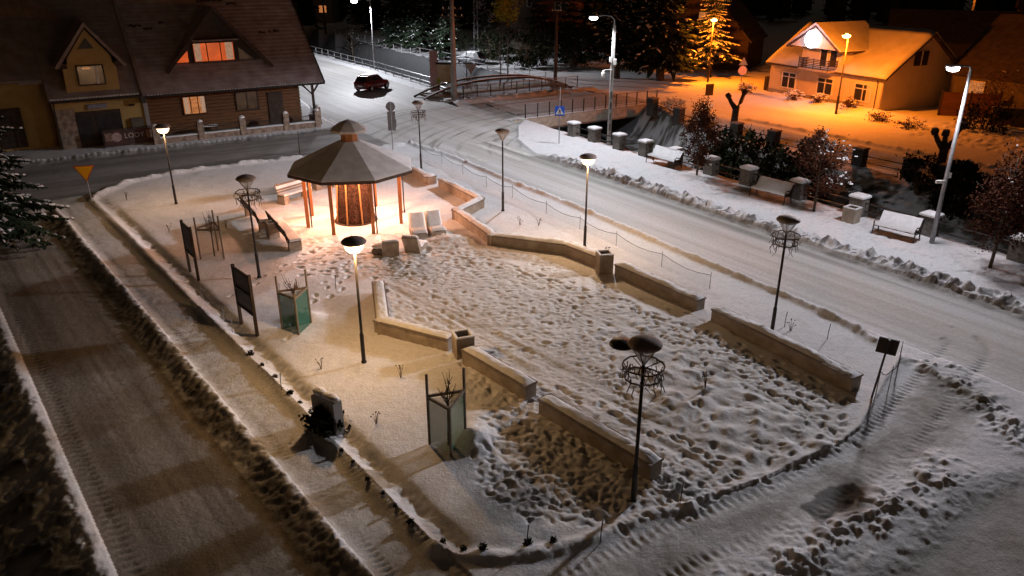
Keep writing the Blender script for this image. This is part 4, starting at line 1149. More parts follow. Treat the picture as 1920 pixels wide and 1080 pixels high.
MB().box((-1.8, 0, 7.6), (.7, .3, .10), bev=.02).build('lamp_head', M['metal_grey'], o)
MB().blob((-1.85, -.02, 7.5), (.40, .28, .2), 3, 10, 6, .04).build('bloom_bowl', bpy.data.materials['led_glow'], o, True)  # bloom built as a large glowing bowl
lamp_point('lamp_light', o, (-1.85, 0, 7.2), 3600, LED_C, .15, spot=168, blend=.3, wing=2)
# unseen post added in line with the row to light the near corner
gx_, gy_ = sw(61, 9.6)
o = empty('street_light', (gx_, gy_, 0), 'added unseen lamp post past the right edge, lighting the near corner', 'street lamp')
MB().lathe([(.10, -.3), (.09, 2.0), (.06, 7.3)], 10).build('pole', M['metal_grey'], o, True)
mb = MB(); mb.tube([(0, 0, 7.25), (-.1, 0, 7.4), (-.75, -.15, 7.42)], .035, 6); mb.build('arm', M['metal_grey'], o)
MB().box((-.78, -.15, 7.43), (.6, .26, .09), rz=.2, bev=.02).build('lamp_head', M['metal_grey'], o)
MB().box((-.80, -.15, 7.36), (.46, .20, .04), rz=.2).build('lamp_panel', M['led_lit'], o)
lamp_point('lamp_light', o, (-.82, -.15, 7.2), 380, (1.0, .64, .40), .15, spot=138, blend=.7, wing=2, rot=TOROAD)
SOD = (1.0, .215, .01)
def sodium(px, py, lpx, lpy, label, power):
    g = G(px, py); z0 = hz(g.x, g.y); zl = zat(lpx, lpy, g) - z0
    lx = (lpx - 960) / F_PX * ((g.y * _c) + (CAM_H - zl) * _s) - g.x
    o = empty('street_light', (g.x, g.y, z0), label, 'street lamp')
    mb = MB(); mb.lathe([(.11, -.3), (.10, 1.4), (.065, 1.5), (.05, zl + .15)], 8); mb.build('pole', M['metal_dark'], o, True)
    mb = MB(); mb.tube([(0, 0, zl + .1), (lx * .5, -.1, zl + .25), (lx, -.2, zl + .16)], .035, 6); mb.build('arm', M['metal_dark'], o)
    MB().box((lx, -.2, zl + .15), (.6, .25, .10), bev=.02).build('lamp_head', M['metal_dark'], o)
    MB().blob((lx, -.2, zl + .04), (.34, .24, .18), 3, 10, 6, .04).build('bloom_bowl', M['sodium_glow'], o, True)  # bowl made larger so its glow reads as bloom
    lamp_point('lamp_light', o, (lx, -.2, zl - .22), power, SOD, .2)
    return o
M['sodium_glow'] = glow_mat('sodium_glow', (1.0, .50, .10), 60)
sodium(1567, 214, 1585, 68, 'dark lamp post with orange sodium lamp in front of the cream house', 6800)
sodium(1327, 153, 1338, 38, 'orange sodium street lamp shining in front of a snowy spruce', 7500)
g = G(1806, 100)
o = empty('street_light', (g.x, g.y, hz(g.x, g.y)), 'orange-lit lamp post behind the black roofs at the top right', 'street lamp')
MB().lathe([(.15, -.3), (.12, 9.5)], 8).build('pole', M['pole_concrete'], o, True)
MB().box((-.5, -.2, 9.55), (1.2, .25, .12)).build('lamp_head', M['metal_dark'], o)
lamp_point('lamp_light', o, (-.9, -.3, 9.35), 900, SOD, .2)

# ---- utility poles, mast, cables
def pole_thing(name, px, py, toppx, toppy, r, m, label, arms=(), fixed=None):
    g = G(px, py); z0 = hz(g.x, g.y); h = fixed or (zat(toppx, toppy, g) - z0)
    o = empty(name, (g.x, g.y, z0), label, 'pole')
    MB().lathe([(r * 1.2, -.3), (r, h * .6), (r * .75, h)], 8).build('shaft', m, o, True)
    for (z, w) in arms:
        MB().bar((-w, 0, z), (w, 0, z), .10).build('crossarm', M['wood_dark'], o)
    mb = MB()
    if arms:
        for (z, w) in arms:
            for x in (-w * .85, -w * .3, w * .3, w * .85): mb.lathe([(.05, z), (.06, z + .08), (.03, z + .18)], 6, c=(x, 0, .03))
        mb.build('insulators', M['white_paint'], o)
    return o
UP = pole_thing('utility_pole', 852, 186, 855, -10, .22, M['pole_concrete'], 'thick grey utility pole at the near end of the arched footbridge', [(7.2, 1.0), (7.8, .9)], 8.6)
UP2 = pole_thing('utility_pole', 1041, 153, 1045, 20, .17, M['bark'], 'dark wooden utility pole beyond the far end of the footbridge', [(7.0, .5)])
pole_thing('utility_pole', 611, 66, 613, -5, .16, M['bark'], 'thin dark utility pole before the grey block house with orange window')
g = G(893, 95)
o = empty('mast', (g.x, g.y, hz(g.x, g.y)), 'pale twin-legged mast in front of the snow-covered shrub tree', 'mast')
for x in (-.3, .3): MB().tube([(x, 0, -.2), (x * .5, 0, 11)], .07, 6).build('leg', M['metal_grey'], o)
mb = MB()
for k in range(9): mb.bar((-.29 + k * .012, 0, 1 + k * 1.1), (.29 - k * .012, 0, 1.6 + k * 1.1), .04)
mb.build('brace', M['metal_grey'], o)
def cable(a, b, sag, label, r=.018):
    a, b = Vector(a), Vector(b); pts = []
    for k in range(21):
        t = k / 20; p = a.lerp(b, t); p.z -= sag * 4 * t * (1 - t); pts.append(p)
    o = MB().tube(pts, r, 4).build('power_cable', M['rubber'])
    tag(o, label, 'cable')
d = ray(-260, 152); t = 50 / d[1]
pA = (d[0] * t, 50, CAM_H + d[2] * t)
g = G(852, 186)
cable(pA, (g.x, g.y, zat(852, 62, g)), .55, 'thin black cable strung across the yellow dormer and tiled roof to the thick utility pole')
g1, g2 = G(1141, 273), G(1041, 153)
cable((g1.x, g1.y, zat(1143, 102, g1)), (g2.x, g2.y, zat(1043, 108, g2)), 1.1, 'sagging black cable from the LED post by the bridge to the dark wooden pole', .03)

# ---- pavilion with brushwood tower
gc = G(668, 414); PC = Vector((gc.x, gc.y)); pz = 0.0
GZ = empty('pavilion', (PC.x, PC.y, pz), 'octagonal wooden pavilion with snow-dusted roof and small lantern cupola, brightly lit inside', 'pavilion', rz=R(8))
eave_px = (662, 312)
RE, ZE = 2.92, 2.64
rot8 = R(22.5)
mb = MB()
rings = [(RE, ZE - .10), (RE + .03, ZE), (RE * .985, ZE + .05), (RE * .5, ZE + .72), (.52, ZE + 1.16), (.42, ZE + 1.18)]
mb.lathe(rings, 8, rot=rot8, cap=False)
mb.lathe([(RE - .08, ZE - .09), (.42, ZE + 1.05)], 8, rot=rot8, cap=False)
mb.build('roof', M['gazebo_roof'], GZ)
mb = MB(); mb.lathe([(RE + .04, ZE - .16), (RE + .045, ZE - .02)], 8, rot=rot8, cap=False); mb.lathe([(RE - .05, ZE - .16), (RE - .05, ZE - .09)], 8, rot=rot8, cap=False)
mb.build('fascia', M['wood_dark'], GZ)
cu = MB().lathe([(.40, ZE + 1.1), (.40, ZE + 1.66)], 8, rot=rot8).build('cupola', M['wood_orange'], GZ)
MB().lathe([(.84, ZE + 1.60), (.86, ZE + 1.67), (.84, ZE + 1.71), (.44, ZE + 1.97), (.03, ZE + 2.12)], 8, rot=rot8).build('cupola_roof', M['gazebo_roof'], cu)
for k in range(8):
    t = rot8 + k * PI / 4; c, s = math.cos(t), math.sin(t); r = 2.28
    pst = MB().bar((r * c, r * s, -.2), (r * c, r * s, ZE + .05), .15).build('post', M['wood_orange'], GZ)
    if k % 2 == 0: MB().tube([(r * c + .16, r * s, -.1), (r * c + .16, r * s, ZE - .1)], .035, 6).build('downpipe', M['metal_dark'], pst)
    MB().bar((r * c, r * s, ZE + .08), (.40 * c, .40 * s, ZE + 1.0), .09, .14).build('rafter', M['wood_orange'], GZ)
mb = MB()
for k in range(8):
    t0, t1 = rot8 + k * PI / 4, rot8 + (k + 1) * PI / 4
    mb.bar((2.28 * math.cos(t0), 2.28 * math.sin(t0), ZE - .12), (2.28 * math.cos(t1), 2.28 * math.sin(t1), ZE - .12), .09, .14)
mb.build('ring_beam', M['wood_orange'], GZ)
for k in range(8):
    t = k * PI / 4 + .1; x, y = 1.62 * math.cos(t), 1.62 * math.sin(t)
    lm = MB().lathe([(.10, ZE - .02), (.09, ZE + .12)], 10, c=(x, y, 0)).build('ceiling_lamp', M['metal_dark'], GZ)
    MB().lathe([(.085, ZE - .045), (.08, ZE - .025)], 10, c=(x, y, 0)).build('lamp_disc', M['lamp_lit'], lm)
    lamp_point('ceiling_light', GZ, (x, y, ZE - .12), 300, (1.0, .46, .26), .10, spot=172, blend=.2)
TW = empty('brushwood_tower', (PC.x, PC.y, pz), 'tapering tower of dark brushwood bound with wooden slats inside the pavilion', 'graduation tower', rz=R(8))
mb = MB(); rt = random.Random(4)
mb.lathe([(.84, .05), (.78, 1.2), (.66, 2.62)], 20)
for k in range(2600):
    z = rt.uniform(.05, 2.6); t = rt.uniform(0, 2 * PI); r = .84 - .18 * z / 2.6
    a = Vector((r * math.cos(t), r * math.sin(t), z)); out = Vector((math.cos(t), math.sin(t), rt.uniform(-.4, .5))) * rt.uniform(.05, .13) + Vector((-math.sin(t), math.cos(t), 0)) * rt.uniform(-.1, .1)
    b = a + out; w = Vector((-math.sin(t), math.cos(t), 0)) * .012 + Vector((0, 0, .012))
    mb.add([a - w, a + w, b], [(0, 1, 2)])
mb.build('brushwood', mat('brushwood', (.10, .045, .024), (.03, .014, .009), .9, 14, .6, 30), TW)
for k in range(8):
    t = k * PI / 4 + R(22.5); c, s = math.cos(t), math.sin(t)
    MB().bar((.91 * c, .91 * s, 0), (.72 * c, .72 * s, 2.66), .06, .07).build('slat', M['wood_light'], TW)
MB().lathe([(1.02, -.05), (1.02, .06), (.97, .09)], 24).build('basin', M['wood_dark'], TW)

# ---- benches, bins, loungers
def slat_bench(px, py, px2, py2, label, flip=False, snow=True):
    a, b = G(px, py), G(px2, py2); m_ = (a + b) / 2; L = (b - a).length; rz = math.atan2(b.y - a.y, b.x - a.x) + (PI if flip else 0)
    o = empty('park_bench', (m_.x, m_.y, hz(m_.x, m_.y) - .02), label, 'bench', 'concrete and slat benches around the pavilion', rz)
    for x in (-L / 2 + .16, L / 2 - .16): MB().box((x, 0, .2), (.30, .52, .46), bev=.02).build('end_block', M['concrete'], o)
    mb = MB()
    for k in range(4): mb.box((0, -.20 + k * .125, .455), (L, .10, .045))
    mb.build('seat', M['wood_grey'], o)
    mb = MB(); tilt = Matrix.Rotation(R(-14), 3, 'X')
    for k in range(4): mb.box((0, .27 + k * .035, .58 + k * .115), (L - .04, .04, .10), m=tilt)
    for x in (-L / 2 + .2, L / 2 - .2): mb.bar((x, .27, .40), (x, .42, 1.0), .05)
    mb.build('backrest', M['wood_grey'] if snow is True else M['wood_dark'], o)
    if snow:
        mb = MB(); mb.box((0, -.02, .52), (L - .02, .50, .09), bev=.03)
        mb.build('seat_snow', M['snow'], o)
        if snow == 'seat': return o
        mb = MB(); mb.box((0, .31, .72), (L - .08, .03, .34), m=tilt, bev=.01); mb.build('backrest_snow', M['snow'], o)
    return o
slat_bench(528, 386, 580, 370, 'snow-covered slat bench to the left of the pavilion')
slat_bench(590, 358, 632, 350, 'slat bench half hidden behind the pavilion posts')
slat_bench(470, 404, 500, 437, 'dark-backed slat bench seen from behind, farther from the camera', flip=True, snow='seat')
slat_bench(519, 432, 556, 474, 'dark-backed slat bench seen from behind, nearer to the camera', flip=True, snow='seat')
def bin_(px, py, label, rz=0.3, w=.46, h=.72):
    g = G(px, py); o = empty('litter_bin', (g.x, g.y, hz(g.x, g.y) - .03), label, 'bin', 'square concrete litter bins', rz)
    mb = MB(); t = .06
    for sx, sy, dx, dy in ((-1, 0, t, w), (1, 0, t, w), (0, -1, w - 2 * t, t), (0, 1, w - 2 * t, t)):
        mb.box((sx * (w - t) / 2, sy * (w - t) / 2, h / 2), (dx, dy, h))
    mb.build('body', M['concrete'], o)
    MB().box((0, 0, h - .16), (w - 2 * t, w - 2 * t, .04)).build('liner', M['rubber'], o)
    mb = MB()
    for sx, sy, dx, dy in ((-1, 0, t + .02, w + .02), (1, 0, t + .02, w + .02), (0, -1, w - 2 * t - .03, t + .02), (0, 1, w - 2 * t - .03, t + .02)):
        mb.box((sx * (w - t) / 2, sy * (w - t) / 2, h + .022), (dx, dy, .045), bev=.012)
    mb.build('rim_snow', M['snow'], o)
bin_(869, 668, 'square concrete litter bin between the near left bench walls', .35, .56, .78)
bin_(1132, 512, 'square concrete litter bin between the road-side bench walls', .2, .56, .80)
bin_(1594, 417, 'square concrete litter bin at the riverside fence left of a snowy bench', -.9, .6, .72)
bin_(513, 447, 'square concrete litter bin between the two dark-backed benches', .6)
def lounger(px, py, rz, label, heap=0):
    g = G(px, py); o = empty('lounger', (g.x, g.y, hz(g.x, g.y) - .04), label, 'lounger', 'concrete loungers beside the pavilion', rz); o.scale = (.84, .84, .84)
    prof = [(-.95, .02), (-.95, .30), (-.55, .38), (-.12, .30), (.02, .36), (.42, 1.02), (.52, .99), (.22, .30), (.12, .02)]
    mb = MB(); mb.prism(prof, 'x', -.40, .40); mb.build('shell', M['concrete'], o)
    pts = [(-.97, .31), (-.55, .39), (-.12, .315), (.0, .37), (.40, 1.04), (.50, 1.03)]
    vs = []; fs = []
    n = 9
    rr = random.Random(px)
    for i in range(n + 1):
        x = -.41 + .82 * i / n; e = .4 if i in (0, n) else 1
        for j, (y, z) in enumerate(pts):
            ny = -.07 if j >= 3 and j < 5 else 0
            nz = .09 if j < 4 else .05
            vs.append((x, y + ny * e + rr.uniform(-.012, .012), z + nz * e + rr.uniform(-.015, .015) + .012))
    k = len(pts)
    for i in range(n):
        for j in range(k - 1): fs.append((i * k + j, (i + 1) * k + j, (i + 1) * k + j + 1, i * k + j + 1))
    mb = MB().add(vs, fs)
    ob = mb.build('snow', M['snow'], o, True)
    md = ob.modifiers.new('thickness', 'SOLIDIFY'); md.thickness = .05; md.offset = -1
    return o
lounger(733, 482, R(192), 'concrete lounger with its back to the camera, left one of the near pair')
lounger(776, 474, R(166), 'concrete lounger with its back to the camera, right one of the near pair')
lounger(783, 441, R(15), 'concrete lounger facing the camera with snow on its back, left one of the far pair')
lounger(815, 436, R(20), 'concrete lounger facing the camera with snow on its back, right one of the far pair')
g = G(715, 478)
o = MB().blob((0, 0, .1), (.42, .3, .30), 5, 12, 7, .12).build('planter', M['stone']); o.location = (g.x, g.y, hz(g.x, g.y)); tag(o, 'dark rounded stone half buried in snow left of the loungers', 'boulder')
o2 = MB().blob((0, .03, .32), (.38, .28, .12), 6, 12, 6, .08).build('snow_cap', M['snow'], o, True)

# ---- bench walls
def wall_run(px_pts, label, w=.40, h=.45, side=1, cap=True):
    pts = [G(*p) for p in px_pts]
    c0 = pts[0]; o = empty('bench_wall', (c0.x, c0.y, 0), label, 'wall', 'low concrete bench walls of the square')
    body, capb, snow = MB(), MB(), MB()
    rr = random.Random(int(px_pts[0][0]))
    for i, (a, b) in enumerate(zip(pts[:-1], pts[1:])):
        d = (b - a).normalized(); n = Vector((-d.y, d.x)) * side
        ex = .0 if i == 0 else -.004
        e0, e1 = (0 if i == 0 else w * .3), (0 if i == len(pts) - 2 else w * .3)
        a2 = a + n * w / 2 - d * e0 - c0; b2 = b + n * w / 2 + d * e1 - c0; L = (b2 - a2).length
        rz = math.atan2(d.y, d.x); m2 = (a2 + b2) / 2; dz = .003 * i
        body.box((m2.x, m2.y, (h - .2) / 2 + dz), (L, w - .003 * i, h + .2), rz)
        ns = max(1, round(L / 1.2)); sl = (L + .05) / ns
        for u in range(ns):
            xo = -(L + .05) / 2 + sl * (u + .5)
            capb.box((m2.x + d.x * xo, m2.y + d.y * xo, h + .03 + dz + rr.uniform(-.004, .004)), (sl - .014, w + .07 - .003 * i, .055), rz + rr.uniform(-.004, .004))
        # uneven snow lying on the cap
        nx = max(4, int(L / .12)); ny = 6; vs = []; fs = []
        for u in range(nx + 1):
            for v in range(ny + 1):
                x = -L / 2 + L * u / nx; y = (-w / 2 + .01) + (w - .02) * v / ny
                e = min(1, min(u, nx - u) / 1.5) * min(1, min(v, ny - v) / 1.2)
                z = h + .060 + dz + e * (.075 + .04 * math.sin(x * 2.3 + px_pts[0][0]) * math.sin(x * .9) + rr.uniform(-.03, .035)) - .004
                vs.append((m2.x + x * d.x - y * d.y, m2.y + x * d.y + y * d.x, z))
        for u in range(nx):
            for v in range(ny):
                q = u * (ny + 1) + v; fs.append((q, q + ny + 1, q + ny + 2, q + 1))
        snow.add(vs, fs)
    body.build('body', M['concrete'], o); capb.build('cap', M['concrete_cap'], o); snow.build('snow', M['snow'], o, True)
    return o
wall_run([(700, 552), (708, 628), (840, 663)], 'low angled bench wall just right of the lit lamp nearest the pavilion', side=1)
wall_run([(867, 683), (985, 754)], 'short straight bench wall on the left side just beyond the concrete bin', side=1)
wall_run([(1010, 778), (1218, 906)], 'straight bench wall on the left side ending at the closest unlit lamp', side=1)
wall_run([(757, 324), (801, 348), (819, 346)], 'short bench wall right behind the pavilion', side=1)
wall_run([(822, 352), (893, 390), (850, 412), (918, 462), (1058, 480), (1127, 508)], 'long zigzag bench wall from behind the pavilion to the road-side bin', side=1)
wall_run([(1152, 518), (1305, 588)], 'straight bench wall on the road side, the middle one', side=1)
wall_run([(1332, 604), (1594, 738)], 'longest straight bench wall on the road side below the unlit lamp', side=1)

# ---- tree guards, notice boards
def tree_guard(bases, toppx, railz, label, net):
    pts = [G(*b) for b in bases]; c = sum(pts, Vector((0, 0))) / 3; z0 = hz(c.x, c.y)
    o = empty('tree_guard', (c.x, c.y, z0), label, 'tree guard', 'triangular wooden tree guards')
    q = [p - c for p in pts]
    for p, tp, src in zip(q, toppx, pts):
        h = zat(*tp, src) - z0 if isinstance(tp, tuple) else tp
        MB().tube([(p.x, p.y, -.25), (p.x, p.y, h)], .035, 7).build('post', M['wood_grey'], o)
    for i in range(3):
        a, b = q[i], q[(i + 1) % 3]
        MB().bar((a.x, a.y, railz), (b.x, b.y, railz + .02 * i), .05, .07).build('rail', M['wood_grey'], o)
    mb = MB()
    for i in range(3):
        a, b = q[i], q[(i + 1) % 3]; m_ = a.lerp(b, .5) * .93
        mb.add([(a.x, a.y, -.05), (m_.x, m_.y, -.05), (m_.x, m_.y, railz - .06), (a.x, a.y, railz - .02)], [(0, 1, 2, 3)])
        mb.add([(m_.x, m_.y, -.05), (b.x, b.y, -.05), (b.x, b.y, railz - .02), (m_.x, m_.y, railz - .06)], [(0, 1, 2, 3)])
    mb.build('net', net, o)
    return c, z0
def sapling(c, z0, h, label, seed, trunk=.03, tm='bark'):
    o = empty('sapling', (c.x, c.y, z0), label, 'tree'); rr = random.Random(seed)
    MB().tube([(0, 0, -.2), (.02, 0, h * .45), (0, .03, h * .62)], [trunk, trunk * .8, trunk * .6], 6).build('trunk', M[tm], o)
    mb = MB()
    for k in range(16):
        t = rr.uniform(0, 2 * PI); z = h * rr.uniform(.45, .66); l = h * rr.uniform(.14, .34); r = rr.uniform(.05, .2)
        p1 = (r * math.cos(t), r * math.sin(t), z + l * .45); p2 = (r * 1.5 * math.cos(t + .3), r * 1.5 * math.sin(t + .3), z + l)
        mb.tube([(0, .02, z), p1, p2], [.012, .009, .004], 4)
        for q in range(3): mb.tube([p1, (p1[0] + rr.uniform(-.13, .13), p1[1] + rr.uniform(-.13, .13), p1[2] + rr.uniform(.05, .2))], [.006, .003], 3)
    mb.build('crown', M['twig'], o)
c, z0 = tree_guard([(377, 489), (421, 489), (410, 473)], [(371, 408), (409, 405), (400, 394)], 1.25, 'pale wooden tree guard with thin net beside the farther notice board', M['grey_net'])
sapling(c, z0, 2.0, 'bare sapling inside the tree guard beside the farther notice board', 1)
c, z0 = tree_guard([(530, 620), (561, 632), (584, 610)], [(520, 518), 1.35, (571, 506)], 1.28, 'wooden tree guard with dense green net beside the nearer notice board', M['green_net'])
sapling(c, z0, 2.0, 'bare sapling with pale stake inside the dense green tree guard', 2, .05, 'wood_light')
c, z0 = tree_guard([(806, 836), (846, 860), (873, 822)], [(804, 702), 1.35, (865, 690)], 1.28, 'wooden tree guard with thin green net nearest the camera', glass_mat('thin_green_net', (.015, .14, .085), .50, .8))
sapling(c, z0, 2.15, 'bare sapling inside the tree guard nearest the camera', 3, .045, 'wood_grey')
def notice_board(b1, b2, t1, t2, label, z_lo, split):
    a, b = G(*b1), G(*b2); z0 = hz(a.x, a.y); h1, h2 = zat(*t1, a) - z0, zat(*t2, b) - z0; h = (h1 + h2) / 2
    o = empty('notice_board', (a.x, a.y, z0), label, 'notice board', None, math.atan2(b.y - a.y, b.x - a.x)); L = (b - a).length
    for x in (0, L): MB().bar((x, 0, -.3), (x, 0, h + .06), .09).build('post', M['wood_dark'], o)
    MB().box((L / 2, 0, (z_lo + h) / 2), (L - .095, .05, h - z_lo)).build('panel', mat('board_grey', (.12, .11, .11), (.08, .075, .075), .6, 3), o)
    for z in [z_lo, h] + ([(z_lo + h) / 2] if split else []): MB().bar((.045, -.03, z), (L - .045, -.03, z), .06).build('frame_bar', M['wood_dark'], o)
notice_board((357, 512), (373, 528), (342, 416), (357, 428), 'narrow dark notice board beside the pale tree guard, farther from the camera', .95, False)
notice_board((453, 608), (483, 632), (439, 497), (468, 521), 'taller two-panel dark notice board nearer the camera', .75, True)

# ---- road signs
M['sign_grey'] = mat('sign_grey', (.30, .30, .31), (.24, .24, .25), .5, 4)
M['sign_blue'] = mat('sign_blue', (.02, .10, .55), (.02, .09, .5), .4, 3)
M['sign_white'] = mat('sign_white', (.85, .85, .85), (.8, .8, .8), .5, 3)
M['sign_yellow'] = mat('sign_yellow', (.95, .48, .02), (.9, .44, .02), .4, 3)
M['sign_red'] = mat('sign_red', (.5, .05, .03), (.4, .04, .03), .4, 3)
def disc(n=24, r=.3, cz=0): return [(r * math.cos(2 * PI * i / n), cz + r * math.sin(2 * PI * i / n)) for i in range(n)]
def sign_base(name, px, py, toppx, toppy, label, rz, group=None, cat='road sign', m='metal_grey', r=.03):
    g = G(px, py); z0 = hz(g.x, g.y); h = zat(toppx, toppy, g) - z0
    o = empty(name, (g.x, g.y, z0), label, cat, group, rz)
    MB().tube([(0, 0, -.3), (0, 0, h)], r, 8).build('pole', M[m], o)
    return o, g, z0, h
o, g, z0, h = sign_base('road_sign', 1048, 270, 1052, 163, 'blue square pedestrian crossing sign with white triangle on a tall thin pole', R(-8))
zc = zat(1050, 208, g) - z0
MB().box((0, -.05, zc), (.64, .02, .64)).build('plate', M['sign_blue'], o)
MB().prism([(-.27, zc - .21), (.27, zc - .21), (0, zc + .26)], 'y', -.072, -.062).build('triangle', M['sign_white'], o)
mb = MB(); y0, y1 = -.082, -.073
mb.prism(disc(12, .032, zc + .12), 'y', y0, y1)
mb.prism([(-.03, zc + .08), (.03, zc + .08), (.045, zc - .03), (-.03, zc - .03)], 'y', y0, y1)
mb.prism([(-.03, zc - .03), (.01, zc - .03), (-.06, zc - .18), (-.10, zc - .18)], 'y', y0 - .001, y1)
mb.prism([(.0, zc - .03), (.045, zc - .03), (.09, zc - .18), (.045, zc - .18)], 'y', y0 - .002, y1)
mb.prism([(-.03, zc + .07), (-.09, zc - .01), (-.075, zc - .03), (-.01, zc + .04)], 'y', y0 - .003, y1)
mb.prism([(.03, zc + .07), (.10, zc + .0), (.085, zc - .02), (.01, zc + .04)], 'y', y0 - .003, y1)
mb.build('walking_figure', M['rubber'], o)
o, g, z0, h = sign_base('road_sign', 737, 283, 733, 192, 'grey backs of a round sign and two rectangular plates on one pole behind the pavilion', R(4))
zc = zat(733, 200, g) - z0
MB().prism(disc(24, .30, zc), 'y', .035, .055).build('round_plate', M['sign_grey'], o)
za, zb_ = zat(735, 209, g) - z0, zat(735, 245, g) - z0
MB().box((0.02, .045, (za + zb_) / 2), (.50, .02, za - zb_)).build('tall_plate', M['sign_grey'], o)
MB().box((.17, .02, za - .62 * (za - zb_)), (.30, .02, .5)).build('small_plate', M['sign_grey'], o)
o, g, z0, h = sign_base('give_way_sign', 172, 378, 160, 312, 'yellow downward triangle road sign on a leaning thin pole at the left street corner', R(10), r=.025)
zc = h - .05
MB().prism([(-.50, zc + .10), (.50, zc + .10), (0, zc - .72)], 'y', -.06, -.04).build('border', M['sign_red'], o)
MB().prism([(-.44, zc + .06), (.44, zc + .06), (0, zc - .65)], 'y', -.068, -.061).build('plate', M['sign_yellow'], o)
o, g, z0, h = sign_base('give_way_sign', 884, 184, 884, 120, 'grey back of a downward triangle sign by the footbridge', 0, r=.035)
MB().prism([(-.55, h), (.55, h), (0, h - .95)], 'y', -.06, -.035).build('plate', M['sign_grey'], o)
o, g, z0, h = sign_base('road_sign', 1388, 168, 1389, 112, 'pale round sign under a triangular one beyond the orange-lit road', 0, r=.04)
MB().prism(disc(24, .42, h - 1.0), 'y', -.06, -.035).build('round_plate', mat('sign_pale_red', (.8, .55, .5), (.75, .5, .45), .5, 4), o)
MB().prism([(-.42, h - .5), (.42, h - .5), (.0, h + .25)], 'y', -.06, -.035).build('triangle_plate', M['sign_grey'], o)
o, g, z0, h = sign_base('road_sign', 1633, 752, 1655, 633, 'dark square sign seen from behind on a leaning pole at the corner of the square', R(-25), m='metal_dark', r=.028)
o.children[0].data.transform(Matrix.Shear('XY', 4, (0.0, 0.0)))
MB().box((.0, .04, h - .22), (.50, .03, .46), bev=.008).build('plate', M['wood_dark'], o)
o.rotation_euler = (R(2), R(4), R(-25))
o, g, z0, h = sign_base('sign_board', 1326, 205, 1326, 160, 'small dark rectangular board on a pole behind the brown-leaved riverside tree', R(20), r=.04)
MB().box((0, -.06, h - .35), (.75, .04, .95)).build('plate', M['wood_dark'], o)
g = G(815, 172)
o = empty('info_stand', (g.x, g.y, hz(g.x, g.y)), 'tall pinkish panel standing by the river pipe fence', 'sign', None, 0)
MB().box((0, 0, 1.9), (.75, .12, 3.8), bev=.02).build('panel', mat('totem_pink', (.36, .26, .26), (.3, .2, .21), .6, 2), o)
g = G(838, 176)
o = empty('map_board', (g.x, g.y, hz(g.x, g.y)), 'beige map board with dark little roof at the footbridge end', 'sign', None, R(-8))
MB().box((0, 0, 1.9), (1.7, .08, 1.6)).build('panel', mat('map_beige', (.52, .45, .30), (.40, .36, .25), .6, 3), o)
mb = MB(); mb.box((0, 0, 2.8), (1.9, .5, .14)); mb.build('little_roof', M['wood_dark'], o)
for x in (-.8, .8): MB().bar((x, .08, -.3), (x, .08, 2.75), .10).build('post', M['wood_dark'], o)
MB().box((-.75, -.08, 1.2), (.35, .05, .5)).build('side_plate', mat('plate_green', (.32, .38, .08), (.26, .3, .07), .6, 4), o)

# ---- stone cabinet and its bush are at the footpath; thin fences
g = G(618, 800)
o = empty('stone_block', (g.x, g.y, hz(g.x, g.y)), 'upright grey stone block with two humps of snow on top, beside the footpath', 'monument', None, R(-42))
mb = MB(); mb.prism([(-.50, -.2), (-.52, .80), (-.30, .96), (-.05, .90), (.15, 1.0), (.46, .93), (.50, -.2)], 'y', -.13, .13); mb.build('stone', M['plaster_grey'], o)
mb = MB(); mb.blob((-.26, 0, .96), (.25, .15, .09), 2, 10, 6, .1); mb.blob((.2, 0, .99), (.30, .15, .09), 3, 10, 6, .1); mb.build('snow_cap', M['snow'], o, True)
def net_fence(px_pts, label, h=.55, m='grey_net', pm='metal_grey'):
    pts = [G(*p) for p in px_pts]; c0 = pts[0]; o = empty('net_fence', (c0.x, c0.y, 0), label, 'fence')
    zs = [hz(p.x, p.y) for p in pts]; mb = MB(); top = MB()
    for i in range(len(pts) - 1):
        a, b = pts[i] - c0, pts[i + 1] - c0
        for k in range(4):
            t0, t1 = k / 4, (k + 1) / 4; p, q = a.lerp(b, t0), a.lerp(b, t1)
            z_0, z_1 = zs[i] + (zs[i + 1] - zs[i]) * t0, zs[i] + (zs[i + 1] - zs[i]) * t1
            s0, s1 = .16 * math.sin(PI * t0), .16 * math.sin(PI * t1)
            mb.add([(p.x, p.y, z_0 - .02), (q.x, q.y, z_1 - .02), (q.x, q.y, z_1 + h - s1), (p.x, p.y, z_0 + h - s0)], [(0, 1, 2, 3)])
            top.tube([(p.x, p.y, z_0 + h - s0), (q.x, q.y, z_1 + h - s1)], .011, 4)
    mb.build('net', M[m], o); top.build('top_cord', M['metal_dark'], o)
    for p, z in zip(pts, zs):
        MB().tube([(p.x - c0.x, p.y - c0.y, z - .2), (p.x - c0.x, p.y - c0.y, z + h + .12)], .013, 5).build('stake', M[pm], o)
net_fence([(792, 296), (829, 310), (868, 330), (912, 352), (961, 372), (1024, 404), (1087, 432), (1155, 464), (1240, 503), (1330, 545)], 'sagging grey net fence on thin stakes between square and main road')
net_fence([(1640, 748), (1664, 738), (1678, 716), (1682, 692)], 'short torn net at the road corner behind the leaning dark sign', .75)
net_fence([(380, 560), (420, 600), (436, 622)], 'low net on thin stakes by the footpath before the two-panel notice board', .4)
